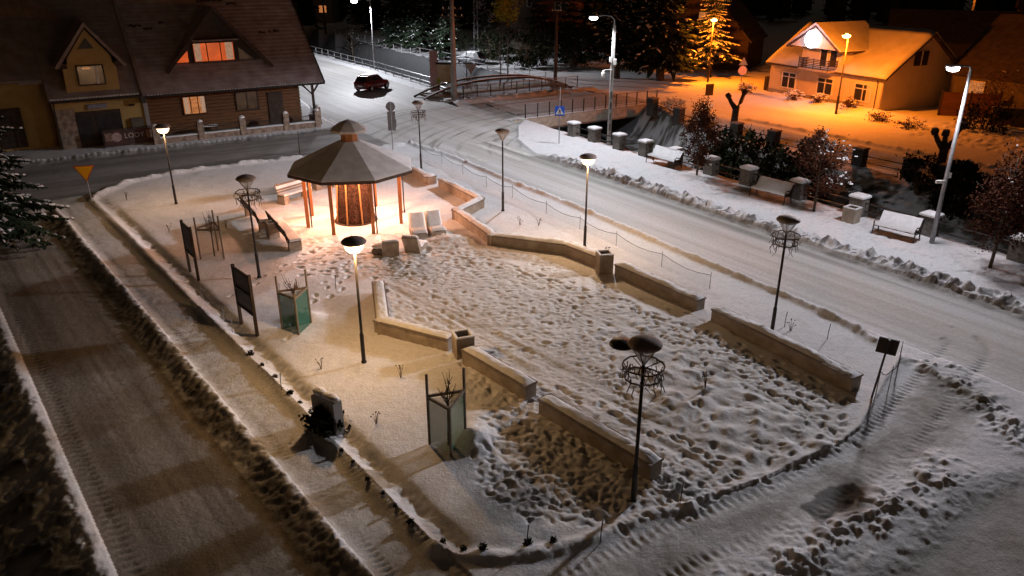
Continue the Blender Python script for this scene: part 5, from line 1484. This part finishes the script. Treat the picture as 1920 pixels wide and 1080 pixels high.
for k, (px, py, lb) in enumerate([(525, 560, 'thin wire stake in the snow left of the green tree guard'), (630, 545, 'thin wire stake in the snow behind the green tree guard'), (1275, 945, 'thin wire stake at the near corner of the square'), (1125, 1020, 'thin wire stake in the snowy rim at the bottom of the square'), (528, 735, 'thin wire stake at the footpath edge left of the stone block'), (1550, 640, 'thin wire stake in snow between longest bench wall and road'), (1470, 615, 'thin wire stake right of the unlit road-side lamp'), (988, 1030, 'thin wire stake in the rim at the bottom left corner of the square'), (563, 296, 'thin marker post at the street edge left of the pavilion roof')]):
    p = P3(px, py); hh = 1.6 if k == 8 else .55
    o = MB().tube([(0, 0, -.2), (.01, 0, hh * .5), (.03, 0, hh)], .012 if k != 8 else .03, 5).build('stake', M['metal_dark']); o.location = p; tag(o, lb, 'stake')

# ---- riverside benches
def river_bench(px, py, px2, py2, label):
    a, b = G(px, py), G(px2, py2); m_ = (a + b) / 2; L = (b - a).length; rz = math.atan2(b.y - a.y, b.x - a.x)
    o = empty('river_bench', (m_.x, m_.y, hz(m_.x, m_.y)), label, 'bench', 'iron-armed benches along the riverside pavement', rz)
    for x in (-L / 2 + .06, L / 2 - .06):
        mb = MB(); mb.tube([(x, -.32, 0), (x, -.28, .42), (x, -.30, .62), (x, -.18, .68), (x, .22, .62)], .028, 6); mb.tube([(x, .30, 0), (x, .22, .42), (x, .42, .92)], .028, 6); mb.bar((x, -.28, .40), (x, .22, .40), .04)
        mb.build('arm_frame', M['metal_dark'], o)
    mb = MB()
    for k in range(4): mb.box((0, -.24 + k * .13, .43), (L - .2, .10, .04))
    mb.build('seat', M['wood_dark'], o)
    mb = MB()
    for k in range(4): mb.box((0, .25 + k * .05, .52 + k * .12), (L - .2, .04, .10))
    mb.build('backrest', M['wood_dark'], o)
    mb = MB(); n = 12; vs = []; fs = []; rr = random.Random(px)
    prof = [(-.33, .45), (-.31, .53), (.12, .56), (.36, .98), (.44, .98), (.44, .92)]
    for i in range(n + 1):
        for (y, z) in prof: vs.append((-L / 2 + .1 + (L - .2) * i / n, y + rr.uniform(-.01, .01), z + rr.uniform(-.012, .012)))
    k = len(prof)
    for i in range(n):
        for j in range(k - 1): fs.append((i * k + j, (i + 1) * k + j, (i + 1) * k + j + 1, i * k + j + 1))
    mb.add(vs, fs); mb.build('snow', M['snow'], o, True)
river_bench(1638, 436, 1720, 456, 'snow-covered iron-armed bench beside the slim LED post, brightest of the riverside benches')
river_bench(1410, 366, 1478, 384, 'snow-covered iron-armed bench in the shadow of the middle brown-leaved tree')
river_bench(1217, 303, 1272, 318, 'snow-covered iron-armed bench farthest away, near the bridge')

# ---- parked cars
def car(px, py, rz, body_m, label, name='parked_car', snow=True, estate=False):
    g = G(px, py); o = empty(name, (g.x, g.y, hz(g.x, g.y)), label, 'car', None, rz)
    # x forward, loft of cross sections: (x, half width low, half width high, z low, z belt)
    secs = [(-1.95, .70, .66, .38, .80), (-1.88, .80, .76, .26, .92), (-1.2, .84, .80, .22, .94), (0, .85, .81, .22, .92), (.9, .84, .79, .22, .90), (1.55, .80, .70, .24, .80), (1.90, .66, .56, .34, .66)]
    vs = []; fs = []
    for x, wl, wh, zl, zb in secs:
        zm = (zl + zb) / 2
        vs += [(x, -wl * .94, zl), (x, -wl, zm), (x, -wh, zb), (x, wh, zb), (x, wl, zm), (x, wl * .94, zl)]
    n = len(secs)
    for i in range(n - 1):
        for j in range(6): a = i * 6 + j; b = i * 6 + (j + 1) % 6; fs.append((a, b, b + 6, a + 6))
    fs += [tuple(range(5, -1, -1)), tuple((n - 1) * 6 + j for j in range(6))]
    MB().add(vs, fs).build('body', body_m, o, True)
    xb = -1.86 if not estate else -1.9
    base = [(xb, .72), (-1.1, .78), (.2, .78), (1.0, .70)]; top = [(xb + .38, .56), (-.95, .60), (-.05, .60), (.28, .56)]
    vs = []; fs = []
    for (x, w), (xt, wt) in zip(base, top):
        vs += [(x, -w, .90), (xt, -wt, 1.45), (xt, wt, 1.45), (x, w, .90)]
    for i in range(3):
        for j in range(3): a = i * 4 + j; fs.append((a, a + 1, a + 5, a + 4))
    fs += [(3, 2, 1, 0), (12, 13, 14, 15)]
    cb = MB().add(vs, fs).build('cabin', body_m, o)
    def lerp(p, q, t): return tuple(p[i] + (q[i] - p[i]) * t for i in range(3))
    def pane(A, B, C_, D_, nrm):
        off = tuple(c * .012 for c in nrm)
        q = [lerp(lerp(A, B, u), lerp(D_, C_, u), v) for u, v in ((.07, .14), (.93, .14), (.93, .9), (.07, .9))]
        return [tuple(p[i] + off[i] for i in range(3)) for p in q]
    for nm, quad, nr_ in (('rear_window', (vs[0], vs[3], vs[2], vs[1]), (-1, 0, .5)), ('windscreen', (vs[12], vs[15], vs[14], vs[13]), (1, 0, .6)),
                        ('side_window', (vs[0], vs[4], vs[5], vs[1]), (0, -1, .2)), ('side_window', (vs[4], vs[8], vs[9], vs[5]), (0, -1, .2)), ('side_window', (vs[8], vs[12], vs[13], vs[9]), (0, -1, .2)),
                        ('side_window', (vs[3], vs[7], vs[6], vs[2]), (0, 1, .2)), ('side_window', (vs[7], vs[11], vs[10], vs[6]), (0, 1, .2))):
        MB().add(pane(*quad, nr_), [(0, 1, 2, 3)]).build(nm, M['window_dark'], cb)
    for x in (-1.25, 1.2):
        for y in (-.80, .80):
            m9 = Matrix.Rotation(PI / 2, 3, 'X'); mb = MB()
            mb.lathe([(.30, -.09), (.31, 0), (.30, .09)], 16)
            mb.v = [tuple(m9 @ Vector(p) + Vector((x, y, .30))) for p in mb.v]
            w_ = mb.build('wheel', M['rubber'], o, True)
            mb = MB(); mb.lathe([(.19, -.105), (.19, .105)], 12); mb.v = [tuple(m9 @ Vector(p) + Vector((x, y, .30))) for p in mb.v]; mb.build('rim', M['metal_grey'], w_)
    for y in (-.66, .66):
        MB().box((-1.90, y, .78), (.10, .16, .26), bev=.02).build('tail_light', M['sign_red'], o)
        MB().box((1.72, y * .85, .66), (.14, .2, .12), bev=.02).build('headlight', M['sign_white'], o)
    MB().box((-1.94, 0, .55), (.04, .5, .12)).build('number_plate', M['sign_white'], o)
    if snow:
        mb = MB(); mb.box((-.55, 0, 1.49), (1.45, 1.16, .09), bev=.03); mb.build('roof_snow', M['snow'], o)
        mb = MB(); mb.box((1.35, 0, .86), (.6, 1.2, .05), bev=.02, m=Matrix.Rotation(R(10), 3, 'Y')); mb.build('bonnet_snow', M['snow'], o)
    return o
car(699, 166, R(62), M['car_red'], 'dark red hatchback with snow on its roof parked by the river fence')
car(880, 120, R(150), M['car_grey'], 'dark grey car with snowy windows parked across the river behind the pipe fence', snow=True)
# fence and gate right of the cream house
g = G(1760, 216)
o = empty('board_fence', (g.x, g.y, hz(g.x, g.y)), 'brown board gate panel in shadow right of the cream house', 'fence', None, R(-18))
for x in (0, 2.05): MB().box((x + 1, 0, .9), (1.98, .12, 1.9)).build('panel', M['wood_log'], o)
for x in (-.05, 2.02, 4.1): MB().bar((x, 0, -.2), (x, 0, 2.0), .14).build('post', M['wood_dark'], o)
g = G(1868, 236)
o = empty('garden_wall', (g.x, g.y, hz(g.x, g.y)), 'low dim garden wall at the right edge below the lit branches', 'wall', None, R(-20))
MB().box((3, 0, .6), (7, .3, 1.4)).build('body', M['plaster_dark'], o)
MB().box((3, 0, 1.36), (7.1, .4, .12), bev=.04).build('snow', M['snow_dusted_roof'], o)
# ------------------------------------------------------------------ trees and bushes
def bough(nd, sn, base, t, L, droop, rr, snow_p=.5, n=6, wid=.34, dens=1):
    """one drooping conifer bough: a spine with hanging side sprays; snow lies on the spray tops"""
    c, s = math.cos(t), math.sin(t); side = Vector((-s, c, 0))
    prev = None
    for i in range(n + 1):
        u = i / n
        p = base + Vector((c, s, 0)) * (L * u) + Vector((0, 0, -droop * L * (u ** 1.5) + .12 * L * u * u * u))
        if prev is not None:
            w = L * wid * (1.08 - u) * rr.uniform(.7, 1.25) + .04
            ax = Vector((c, s, 0)); e0 = p - prev
            for sg in (-1, 1):
                for m in range(dens):
                    b0 = prev + e0 * ((m + rr.random()) / dens)
                    wm = w * rr.uniform(.6, 1.2); tw = (.5 / dens + .08) * e0.length
                    tip = b0 + side * (sg * wm) + ax * (wm * rr.uniform(.35, .8)) + Vector((0, 0, -wm * rr.uniform(.2, .6)))
                    md = b0.lerp(tip, .55) + Vector((0, 0, .05 * wm))
                    f = e0.normalized() * tw
                    nd.add([b0 - f, b0 + f, md + f * .9, tip, md - f * .9], [(0, 1, 2, 3, 4)])
                    hang = md + Vector((rr.uniform(-.05, .05), rr.uniform(-.05, .05), -wm * rr.uniform(.35, .8)))
                    nd.add([b0 - f, md + f, hang], [(0, 1, 2)])
                    if rr.random() < snow_p:
                        up = Vector((0, 0, .025 + .012 * L)); k = rr.uniform(.4, .95); te = b0.lerp(tip, k); mm = b0.lerp(te, .55) + up * 1.3
                        sn.add([b0 - f * .9 + up * .3, b0 + f * .9 + up * .3, mm + f * .8, te + up * .2, mm - f * .8, mm + up * .5], [(0, 1, 5), (1, 2, 5), (2, 3, 5), (3, 4, 5), (4, 0, 5)])
        prev = p
    return
def spruce(px, py, h, r, label, z_low=.8, whorls=15, per=9, snow_p=.4, group=None, seed=None, trunk_r=None, loc=None, droop=.35, n=6, wid=.34, needles='needles', dens=1):
    rr = random.Random(seed or int(px * 7 + py))
    g = loc or G(px, py); z0 = hz(g.x, g.y)
    o = empty('spruce', (g.x, g.y, z0), label, 'tree', group)
    tr = trunk_r or h * .018
    MB().tube([(0, 0, -.3), (0, 0, h * .5), (0, 0, h)], [tr, tr * .6, .02], 8).build('trunk', M['bark'], o, True)
    nd, sn = MB(), MB()
    for k in range(whorls):
        u = k / (whorls - 1); z = z_low + (h - z_low) * (u ** .92)
        L = r * (1 - u) ** .85 * rr.uniform(.85, 1.1) + .12
        m = max(4, int(per * (1 - .45 * u)))
        for j in range(m):
            t = 2 * PI * (j + rr.uniform(-.3, .3)) / m + k * .7
            if rr.random() < .06: continue
            bough(nd, sn, Vector((0, 0, z + rr.uniform(-.15, .15))), t, L * rr.uniform(.7, 1.15), droop * (1.15 - .7 * u), rr, snow_p, n, wid, dens)
    nd.build('needles', M[needles], o); 
    if sn.v: sn.build('snow', M['snow'], o, kind='stuff')
    return o
def leafy(px, py, h, rx, label, name='hornbeam_tree', cat='tree', leaves='dead_leaves', n=5200, zc=.56, rz_=.42, leaf=.05, trunk_r=.07, snow=60, group=None, seed=None, cone=.55, loc=None, z=None, snow_dir=(1, -.4), clumps=46, limbs=16):
    rr = random.Random(seed or int(px * 3 + py)); g = loc or G(px, py); z0 = hz(g.x, g.y) if z is None else z
    o = empty(name, (g.x, g.y, z0), label, cat, group)
    mb = MB(); mb.tube([(0, 0, -.3), (.03, 0, h * .3), (-.02, .03, h * .6), (0, 0, h * .9)], [trunk_r, trunk_r * .85, trunk_r * .55, .015], 7)
    for k in range(limbs):
        t = rr.uniform(0, 2 * PI); zz = h * rr.uniform(.2, .75); l = rx * rr.uniform(.5, .95) * (1 - cone * max(0, (zz / h - .4)))
        mb.tube([(0, 0, zz), (l * .5 * math.cos(t), l * .5 * math.sin(t), zz + l * .35), (l * math.cos(t), l * math.sin(t), zz + l * .8)], [trunk_r * .4, trunk_r * .25, .008], 5)
    mb.build('trunk', M['bark'], o, True)
    lv, sn = MB(), MB(); cs = []
    for k in range(clumps):
        while True:
            x, y, q = rr.uniform(-1, 1), rr.uniform(-1, 1), rr.uniform(-1, 1)
            if x * x + y * y + q * q < 1: break
        zz = h * (zc + rz_ * q); k_ = 1 - cone * max(0, q)
        cs.append((x * rx * k_ * .92, y * rx * k_ * .92, zz, rx * rr.uniform(.16, .34)))
    for k in range(n):
        cx, cy, cz, cr = rr.choice(cs)
        p = Vector((cx + rr.gauss(0, cr * .6), cy + rr.gauss(0, cr * .6), cz + rr.gauss(0, cr * .6)))
        a = Vector((rr.gauss(0, 1), rr.gauss(0, 1), rr.gauss(0, 1))).normalized(); b = a.cross(Vector((rr.gauss(0, 1), rr.gauss(0, 1), rr.gauss(0, 1)))).normalized()
        s = leaf * rr.uniform(.6, 1.5)
        lv.add([p - a * s, p + b * s * .6, p + a * s, p - b * s * .6], [(0, 1, 2, 3)])
    lv.build('crown', M[leaves], o)
    if snow:
        for k in range(snow):
            cx, cy, cz, cr = rr.choice(cs); f = Vector((snow_dir[0], snow_dir[1], 0)).normalized() * cr
            sn.blob((cx + f.x + rr.gauss(0, cr * .5), cy + f.y + rr.gauss(0, cr * .5), cz + cr * .5 + rr.gauss(0, cr * .4)), (rr.uniform(.03, .09),) * 2 + (rr.uniform(.02, .05),), k, 6, 4)
        sn.build('snow', M['snow'], o, kind='stuff')
    return o
def shrub(px, py, r, h, label, leaves='evergreen', n=1200, leaf=.10, twigs=18, snow=0, name='shrub', z=None, group=None, flat=1.0, seed=None, loc=None):
    rr = random.Random(seed or int(px * 5 + py)); g = loc or G(px, py); z0 = hz(g.x, g.y) if z is None else z
    o = empty(name, (g.x, g.y, z0), label, 'bush', group)
    mb = MB()
    for k in range(twigs):
        t = rr.uniform(0, 2 * PI); q = rr.uniform(.3, .95)
        e = Vector((r * q * math.cos(t), r * q * flat * math.sin(t), h * rr.uniform(.55, 1.05)))
        mb.tube([(e.x * .1, e.y * .1, -.2), (e.x * .5, e.y * .5, e.z * .6), e], [.03, .018, .006], 4)
        for m in range(3):
            b = Vector((e.x * .5, e.y * .5, e.z * .6)).lerp(e, rr.random()); mb.tube([b, b + Vector((rr.uniform(-.25, .25), rr.uniform(-.25, .25), rr.uniform(.1, .35))) * min(1, h)], [.010, .004], 3)
    mb.build('stems', M['twig'], o)
    if n:
        lv = MB(); cs = []
        for k in range(26):
            t = rr.uniform(0, 2 * PI); q = math.sqrt(rr.random()) * .85; zz = rr.uniform(.12, .95)
            w = math.sqrt(max(.05, 1 - (2 * zz - .8) ** 2 * .55))
            cs.append((r * q * w * math.cos(t), r * q * w * flat * math.sin(t), h * zz, r * rr.uniform(.14, .30)))
        for k in range(n):
            cx, cy, cz, cr = rr.choice(cs)
            p = Vector((cx + rr.gauss(0, cr * .6), cy + rr.gauss(0, cr * .6), max(.02, cz + rr.gauss(0, cr * .5))))
            a = Vector((rr.gauss(0, .7), rr.gauss(0, .7), rr.gauss(0, 1))).normalized(); b = a.cross(Vector((rr.gauss(0, 1), rr.gauss(0, 1), rr.gauss(0, 1)))).normalized()
            s = leaf * rr.uniform(.6, 1.6)
            lv.add([p - a * s, p + b * s * .5, p + a * s, p - b * s * .5], [(0, 1, 2, 3)])
        lv.build('foliage', M[leaves], o)
        if snow:
            sn = MB()
            for k in range(snow):
                cx, cy, cz, cr = rr.choice(cs); sn.blob((cx + rr.gauss(0, cr * .6), cy + rr.gauss(0, cr * .6), cz + cr * rr.uniform(.5, 1)), (rr.uniform(.05, .16), rr.uniform(.05, .16), rr.uniform(.03, .06)), k, 7, 4)
            sn.build('snow', M['snow'], o, kind='stuff')
    return o
# near spruce at the left edge
spruce(-24, 452, 9.6, 3.15, 'big snow-laden spruce reaching into view at the left edge above the lane', z_low=1.0, whorls=22, per=12, snow_p=.24, n=8, droop=.42, seed=3, dens=3)
# riverside trees
leafy(1306, 330, 4.1, 1.15, 'brown-leaved young tree by the bench nearest the bridge', snow=40)
leafy(1525, 398, 4.3, 1.25, 'brown-leaved young tree with white snow specks behind the shaded riverside bench', snow=90)
leafy(1856, 502, 4.9, 1.45, 'brown-leaved tree at the right edge beside the riverside fence', snow=34, n=6500, clumps=64)
def on_bank(s, w): x, y = sw(s, w); return Vector((x, y))
for i, (s, w, r, h, lb) in enumerate([(7.5, 17.6, 1.7, 3.5, 'dark evergreen bush on the river bank left of the pollard stump, under the brown tree'), (11.5, 17.2, 2.3, 3.9, 'largest dark evergreen bush on the river bank, middle of the dark thicket'),
        (14.4, 17.6, 2.0, 3.6, 'dark evergreen bush on the river bank at the right end of the thicket'), (9.6, 14.2, 1.25, 1.7, 'greyish green bush low on the near bank left of the shaded bench'), (13.2, 13.5, 1.2, 1.3, 'low tufted green bush just behind the shaded bench'),
        (17.6, 12.8, 1.2, 1.1, 'low dark hedge bush behind the fence left of the concrete bin'), (22.8, 20.0, 1.5, 2.6, 'dark leafy bush before the far bank fence, left of the second pollard'), (25.6, 19.6, 1.6, 2.9, 'dark leafy bush with bare stems below the second pollard tree'), (30.6, 17.6, 2.0, 3.2, 'dark bush by the river behind the tree at the right edge'), (20.0, 20.8, 1.3, 2.2, 'dark bush against the far bank fence right of the paired pillars'), (28.6, 20.2, 1.4, 2.4, 'dark bush against the far bank fence behind the slim LED post'), (29.4, 12.6, 1.0, 1.7, 'green bush behind the riverside fence right of the slim LED post')]):
    shrub(0, 0, r, h, lb, n=2600 if r > 1.3 else 1100, leaf=.13 if r > 1.3 else .09, loc=on_bank(s, w), seed=50 + i, leaves='evergreen')
for i, (s, w, r, h, lb) in enumerate([(4.6, 14.6, .9, 1.2, 'bare twiggy bush on the snowy bank behind the farthest riverside bench'), (1.6, 15.5, .8, 1.1, 'bare twiggy bush low on the bank near the bridge'), (20.2, 15.6, 1.0, 1.9, 'bare grey bush on the bank behind the concrete bin'), (23.8, 14.8, .9, 1.6, 'bare thin-stemmed bush behind the brightest riverside bench'),
        (27.2, 14.6, 1.0, 1.8, 'bare bush behind the fence beside the slim LED post'), (33, 13.6, 1.1, 1.9, 'bare bush behind the fence at the right edge'), (-3.6, 16.5, .8, .9, 'small bare bush on the bank beside the bridge wall')]):
    shrub(0, 0, r, h, lb, n=110, leaf=.07, twigs=34, loc=on_bank(s, w), seed=90 + i, leaves='dead_leaves', name='bare_bush')
# pollards
def pollard(px, py, label, arms, h, snow=True):
    g = G(px, py); o = empty('pollard_tree', (g.x, g.y, hz(g.x, g.y)), label, 'tree'); mb = MB(); sn = MB()
    mb.tube([(0, 0, -.3), (.02, 0, h * .4), (.05, 0, h * .62)], [.30, .25, .26], 9)
    for (dx, dy, hh) in arms:
        mb.tube([(.03, 0, h * .52), (dx * .6, dy * .6, h * .72), (dx, dy, hh)], [.22, .15, .15], 8)
        mb.blob((dx, dy, hh), (.24, .22, .22), int(dx * 100) + 7, 9, 6, .22)
        if snow: sn.blob((dx, dy, hh + .17), (.2, .18, .08), 5, 8, 4, .15)
    mb.build('trunk', M['bark'], o, True)
    if snow: sn.build('snow', M['snow_dusted_roof'], o, True)
pollard(1376, 232, 'dark Y-shaped pollard tree stump at the pink-lit road edge', [(-.65, 0, 2.35), (.55, 0, 2.65)], 2.6, False)
pollard(1762, 312, 'snow-dusted pollard tree with three knobbly stubs left of the slim LED post top', [(-.75, 0, 2.5), (.85, 0, 2.85), (.05, .2, 2.35)], 2.7)
# background conifers
BG = 'dark spruces beyond the river'
spruce(742, 92, 10.5, 2.9, 'dark spruce behind the river fence, right of the bare white-lit tree', z_low=1.6, whorls=17, per=11, snow_p=.10, n=6, dens=2, wid=.42)
spruce(785, 100, 11.5, 2.8, 'dark spruce with brownish crown second in the row behind the river fence', z_low=1.8, whorls=17, per=11, snow_p=.06, n=6, dens=2, wid=.42)
spruce(836, 112, 9.5, 2.2, 'narrow black spruce behind the tall pink panel', z_low=1.0, whorls=16, per=11, snow_p=.05, n=6, dens=2, wid=.42)
spruce(1156, 146, 13, 3.6, 'huge dark spruce with pinkish snow patches just right of the concrete LED post', z_low=3.0, whorls=22, per=13, snow_p=.10, trunk_r=.38, n=7, dens=2, wid=.42)
spruce(1237, 150, 15, 4.6, 'biggest dark spruce with thick trunk on the orange-lit snow', z_low=2.6, whorls=24, per=14, snow_p=.06, trunk_r=.48, n=7, dens=2, wid=.42)
spruce(1330, 142, 11, 2.9, 'snow-loaded spruce glowing orange around the sodium street lamp', z_low=2.2, whorls=18, per=11, snow_p=.75, n=6, trunk_r=.2, dens=2, wid=.4)
bt = leafy(660, 88, 8.5, 2.4, 'bare white-stemmed tree lit by the LED behind the red car', name='bare_tree', n=60, trunk_r=.16, snow=30, limbs=26, seed=5)
leafy(905, 90, 7.6, 2.3, 'round tree thickly covered in white snow behind the mast', name='snowy_tree', n=900, leaves='evergreen', snow=420, leaf=.14, cone=.2, seed=9)
leafy(952, 142, 9.2, 1.9, 'slender birch with yellow-green upper leaves behind the footbridge', name='birch', leaves='yellow_leaves', n=1500, zc=.80, rz_=.2, leaf=.10, snow=0, trunk_r=.09, seed=12, cone=.5)
leafy(938, 142, 7.5, 1.2, 'thin leafless birch stem left of the yellow-leaved birch', name='birch', leaves='dead_leaves', n=120, zc=.8, rz_=.2, snow=0, trunk_r=.08, seed=13)
leafy(875, 150, 7, 1.2, 'thin bare tree at the far river fence near the grey car', name='bare_tree', leaves='dead_leaves', n=80, zc=.75, rz_=.25, snow=0, trunk_r=.08, seed=14)
proto = None
for i, (px, Y, h) in enumerate([(700, 150, 15), (800, 140, 14), (985, 135, 15), (1050, 122, 14), (1092, 118, 15), (1110, 104, 14), (1290, 118, 15), (880, 150, 14), (1010, 112, 11), (1070, 100, 11), (640, 190, 13), (580, 230, 14), (1380, 125, 12)]):
    x = (px - 960) / F_PX * (Y * _c + CAM_H * _s * .4)
    if proto is None:
        proto = spruce(0, 0, 14, 3.6, 'dark spruce in the black backdrop row beyond the river', z_low=1.0, whorls=16, per=11, snow_p=.05, n=5, wid=.45, group=BG, loc=Vector((x, Y)), seed=77); o = proto
    else:
        o = copy_tree(proto)
    o.location = (x, Y, hz(x, Y) - .2); o.rotation_euler = (0, 0, i * 1.3); k = h / 14; o.scale = (k, k, k)
# low snowy bushes by the white house
for i, (px, py, r, h, lb) in enumerate([(1400, 172, 1.0, .8, 'low snowy bush on the pink snow left of the cream house'), (1490, 190, 1.0, .7, 'low snowy bush under the left window of the cream house'), (1530, 197, 1.1, .7, 'low snowy bush under the middle window of the cream house'),
        (1590, 208, 1.0, .6, 'low brown bush at the foot of the dark sodium lamp post'), (1650, 226, 1.2, .55, 'low brown bush at the right corner of the cream house'), (1705, 238, 1.3, .5, 'low brown bush in front of the board gate')]):
    shrub(px, py, r, h, lb, leaves='dead_leaves', n=320, leaf=.06, twigs=26, snow=60 if i < 3 else 14, name='low_bush', flat=.7)
leafy(1855, 225, 4.2, 1.5, 'shrubby tree with lit brown leaves right of the board gate', name='garden_tree', n=900, snow=6, seed=33)
shrub(1845, 245, 2.2, 1.6, 'dark rounded hedge bush in front of the garden wall at right', n=900, leaf=.12, seed=34)
shrub(1262, 208, 1.2, 1.1, 'snowy rounded bush at the far end of the road bridge', leaves='dead_leaves', n=300, leaf=.06, snow=90, seed=36)
# dark bush at the stone block, seedlings along the footpath edge
shrub(608, 806, .55, .55, 'dark bushy plant at the foot of the grey stone block', n=900, leaf=.07, seed=41)
rs = random.Random(8)
seed_px = [(470, 668), (492, 690), (516, 712), (545, 742), (563, 758), (640, 850), (662, 872), (690, 905), (718, 930), (742, 955), (770, 985), (830, 1022), (868, 1032), (905, 1036), (990, 1024), (1038, 1020)]
proto = shrub(*seed_px[0], .11, .16, 'small dark seedling shrub in the snow along the footpath edge of the square', n=90, leaf=.035, twigs=6, name='seedling', group='seedling shrubs along the rim of the square', seed=42)
for q in seed_px[1:]:
    o = copy_tree(proto); p = P3(*q); o.location = p; k = rs.uniform(.5, 1.0); o.scale = (k, k, k * rs.uniform(.7, 1.1)); o.rotation_euler = (0, 0, rs.uniform(0, 6))
def stalk(px, py, label, h=.42):
    p = P3(px, py); o = empty('dry_plant', p, label, 'plant'); mb = MB(); rr = random.Random(px); hd = MB()
    for k in range(7):
        t = rr.uniform(0, 6.28); r = rr.uniform(.03, .16); e = (r * math.cos(t), r * math.sin(t), h * rr.uniform(.6, 1.1))
        mb.tube([(0, 0, -.1), (e[0] * .4, e[1] * .4, e[2] * .6), e], [.007, .006, .004], 4); hd.blob(e, (.022, .022, .018), k, 5, 3)
    mb.build('stems', M['twig'], o); hd.build('seed_heads', M['wood_dark'], o)
for px, py, lb in [(603, 695, 'dry flower stalks in the snow left of the lit lamp nearest the pavilion'), (752, 712, 'dry flower stalks right of the lit lamp nearest the pavilion'), (706, 798, 'dry flower stalks between the stone block and the nearest tree guard'), (238, 378, 'dry flower stalks in the snow at the far left of the square'), (318, 438, 'dry flower stalks left of the farther notice board'),
        (425, 430, 'dry flower stalks between the pale tree guard and the dark bench'), (1138, 482, 'dry flower stalks behind the road-side concrete bin'), (975, 424, 'dry flower stalks in the snow behind the zigzag wall'), (1186, 520, 'dry flower stalks behind the middle road-side bench wall'), (1482, 622, 'dry grass tuft right of the unlit road-side lamp'),
        (1322, 735, 'dry leafy plant standing in the lumpy snow right of the closest lamp'), (1010, 425, 'dry flower stalk in the smooth snow near the unlit lamp behind the zigzag wall')]:
    stalk(px, py, lb, .5 if px == 1322 else .38)

# dark thickets across the river and the wooded slope behind everything
for i, (px, py, r, h, lb) in enumerate([(985, 128, 3.0, 4.6, 'dark tangled thicket beyond the grey car, left of the wooden utility pole'), (1020, 122, 3.0, 5.2, 'dark tangled thicket just behind the wooden utility pole'), (1075, 126, 3.2, 5.0, 'dark thicket right of the wooden utility pole'), (925, 112, 2.6, 3.6, 'dark thicket under the white snow-covered tree'), (845, 96, 3.0, 3.2, 'dark hedge mass behind the parked grey car')]):
    shrub(px, py, r, h, lb, n=1500, leaf=.16, twigs=40, seed=140 + i, name='thicket')
wd = MB(); rw = random.Random(77)
for k in range(230):
    x = rw.uniform(-120, 190); y = rw.uniform(150, 205); h = rw.uniform(12, 19); r = rw.uniform(2.2, 3.6); z0 = hz(x, y)
    wd.lathe([(r * .55, z0 + .6), (r * .35, z0 + h * .5), (.05, z0 + h * .95)], 6, c=(x, y, 0))
    for m in range(60):
        u = rw.random() ** .8; t = rw.uniform(0, 2 * PI); rr_k = r * (1 - u) * rw.uniform(.6, 1.1) + .15; z = z0 + .5 + (h - .5) * u
        a = Vector((x, y, z + .5)); b = Vector((x + rr_k * math.cos(t), y + rr_k * math.sin(t), z - rr_k * .35)); w = Vector((-math.sin(t), math.cos(t), 0)) * (.28 + rr_k * .22)
        wd.add([a, b - w, b + Vector((math.cos(t), math.sin(t), -.3)) * .4, b + w], [(0, 1, 2, 3)])
o = wd.build('far_wood', M['needles'], kind='stuff'); tag(o, 'black conifer wood along the slope behind all the houses', 'wood')
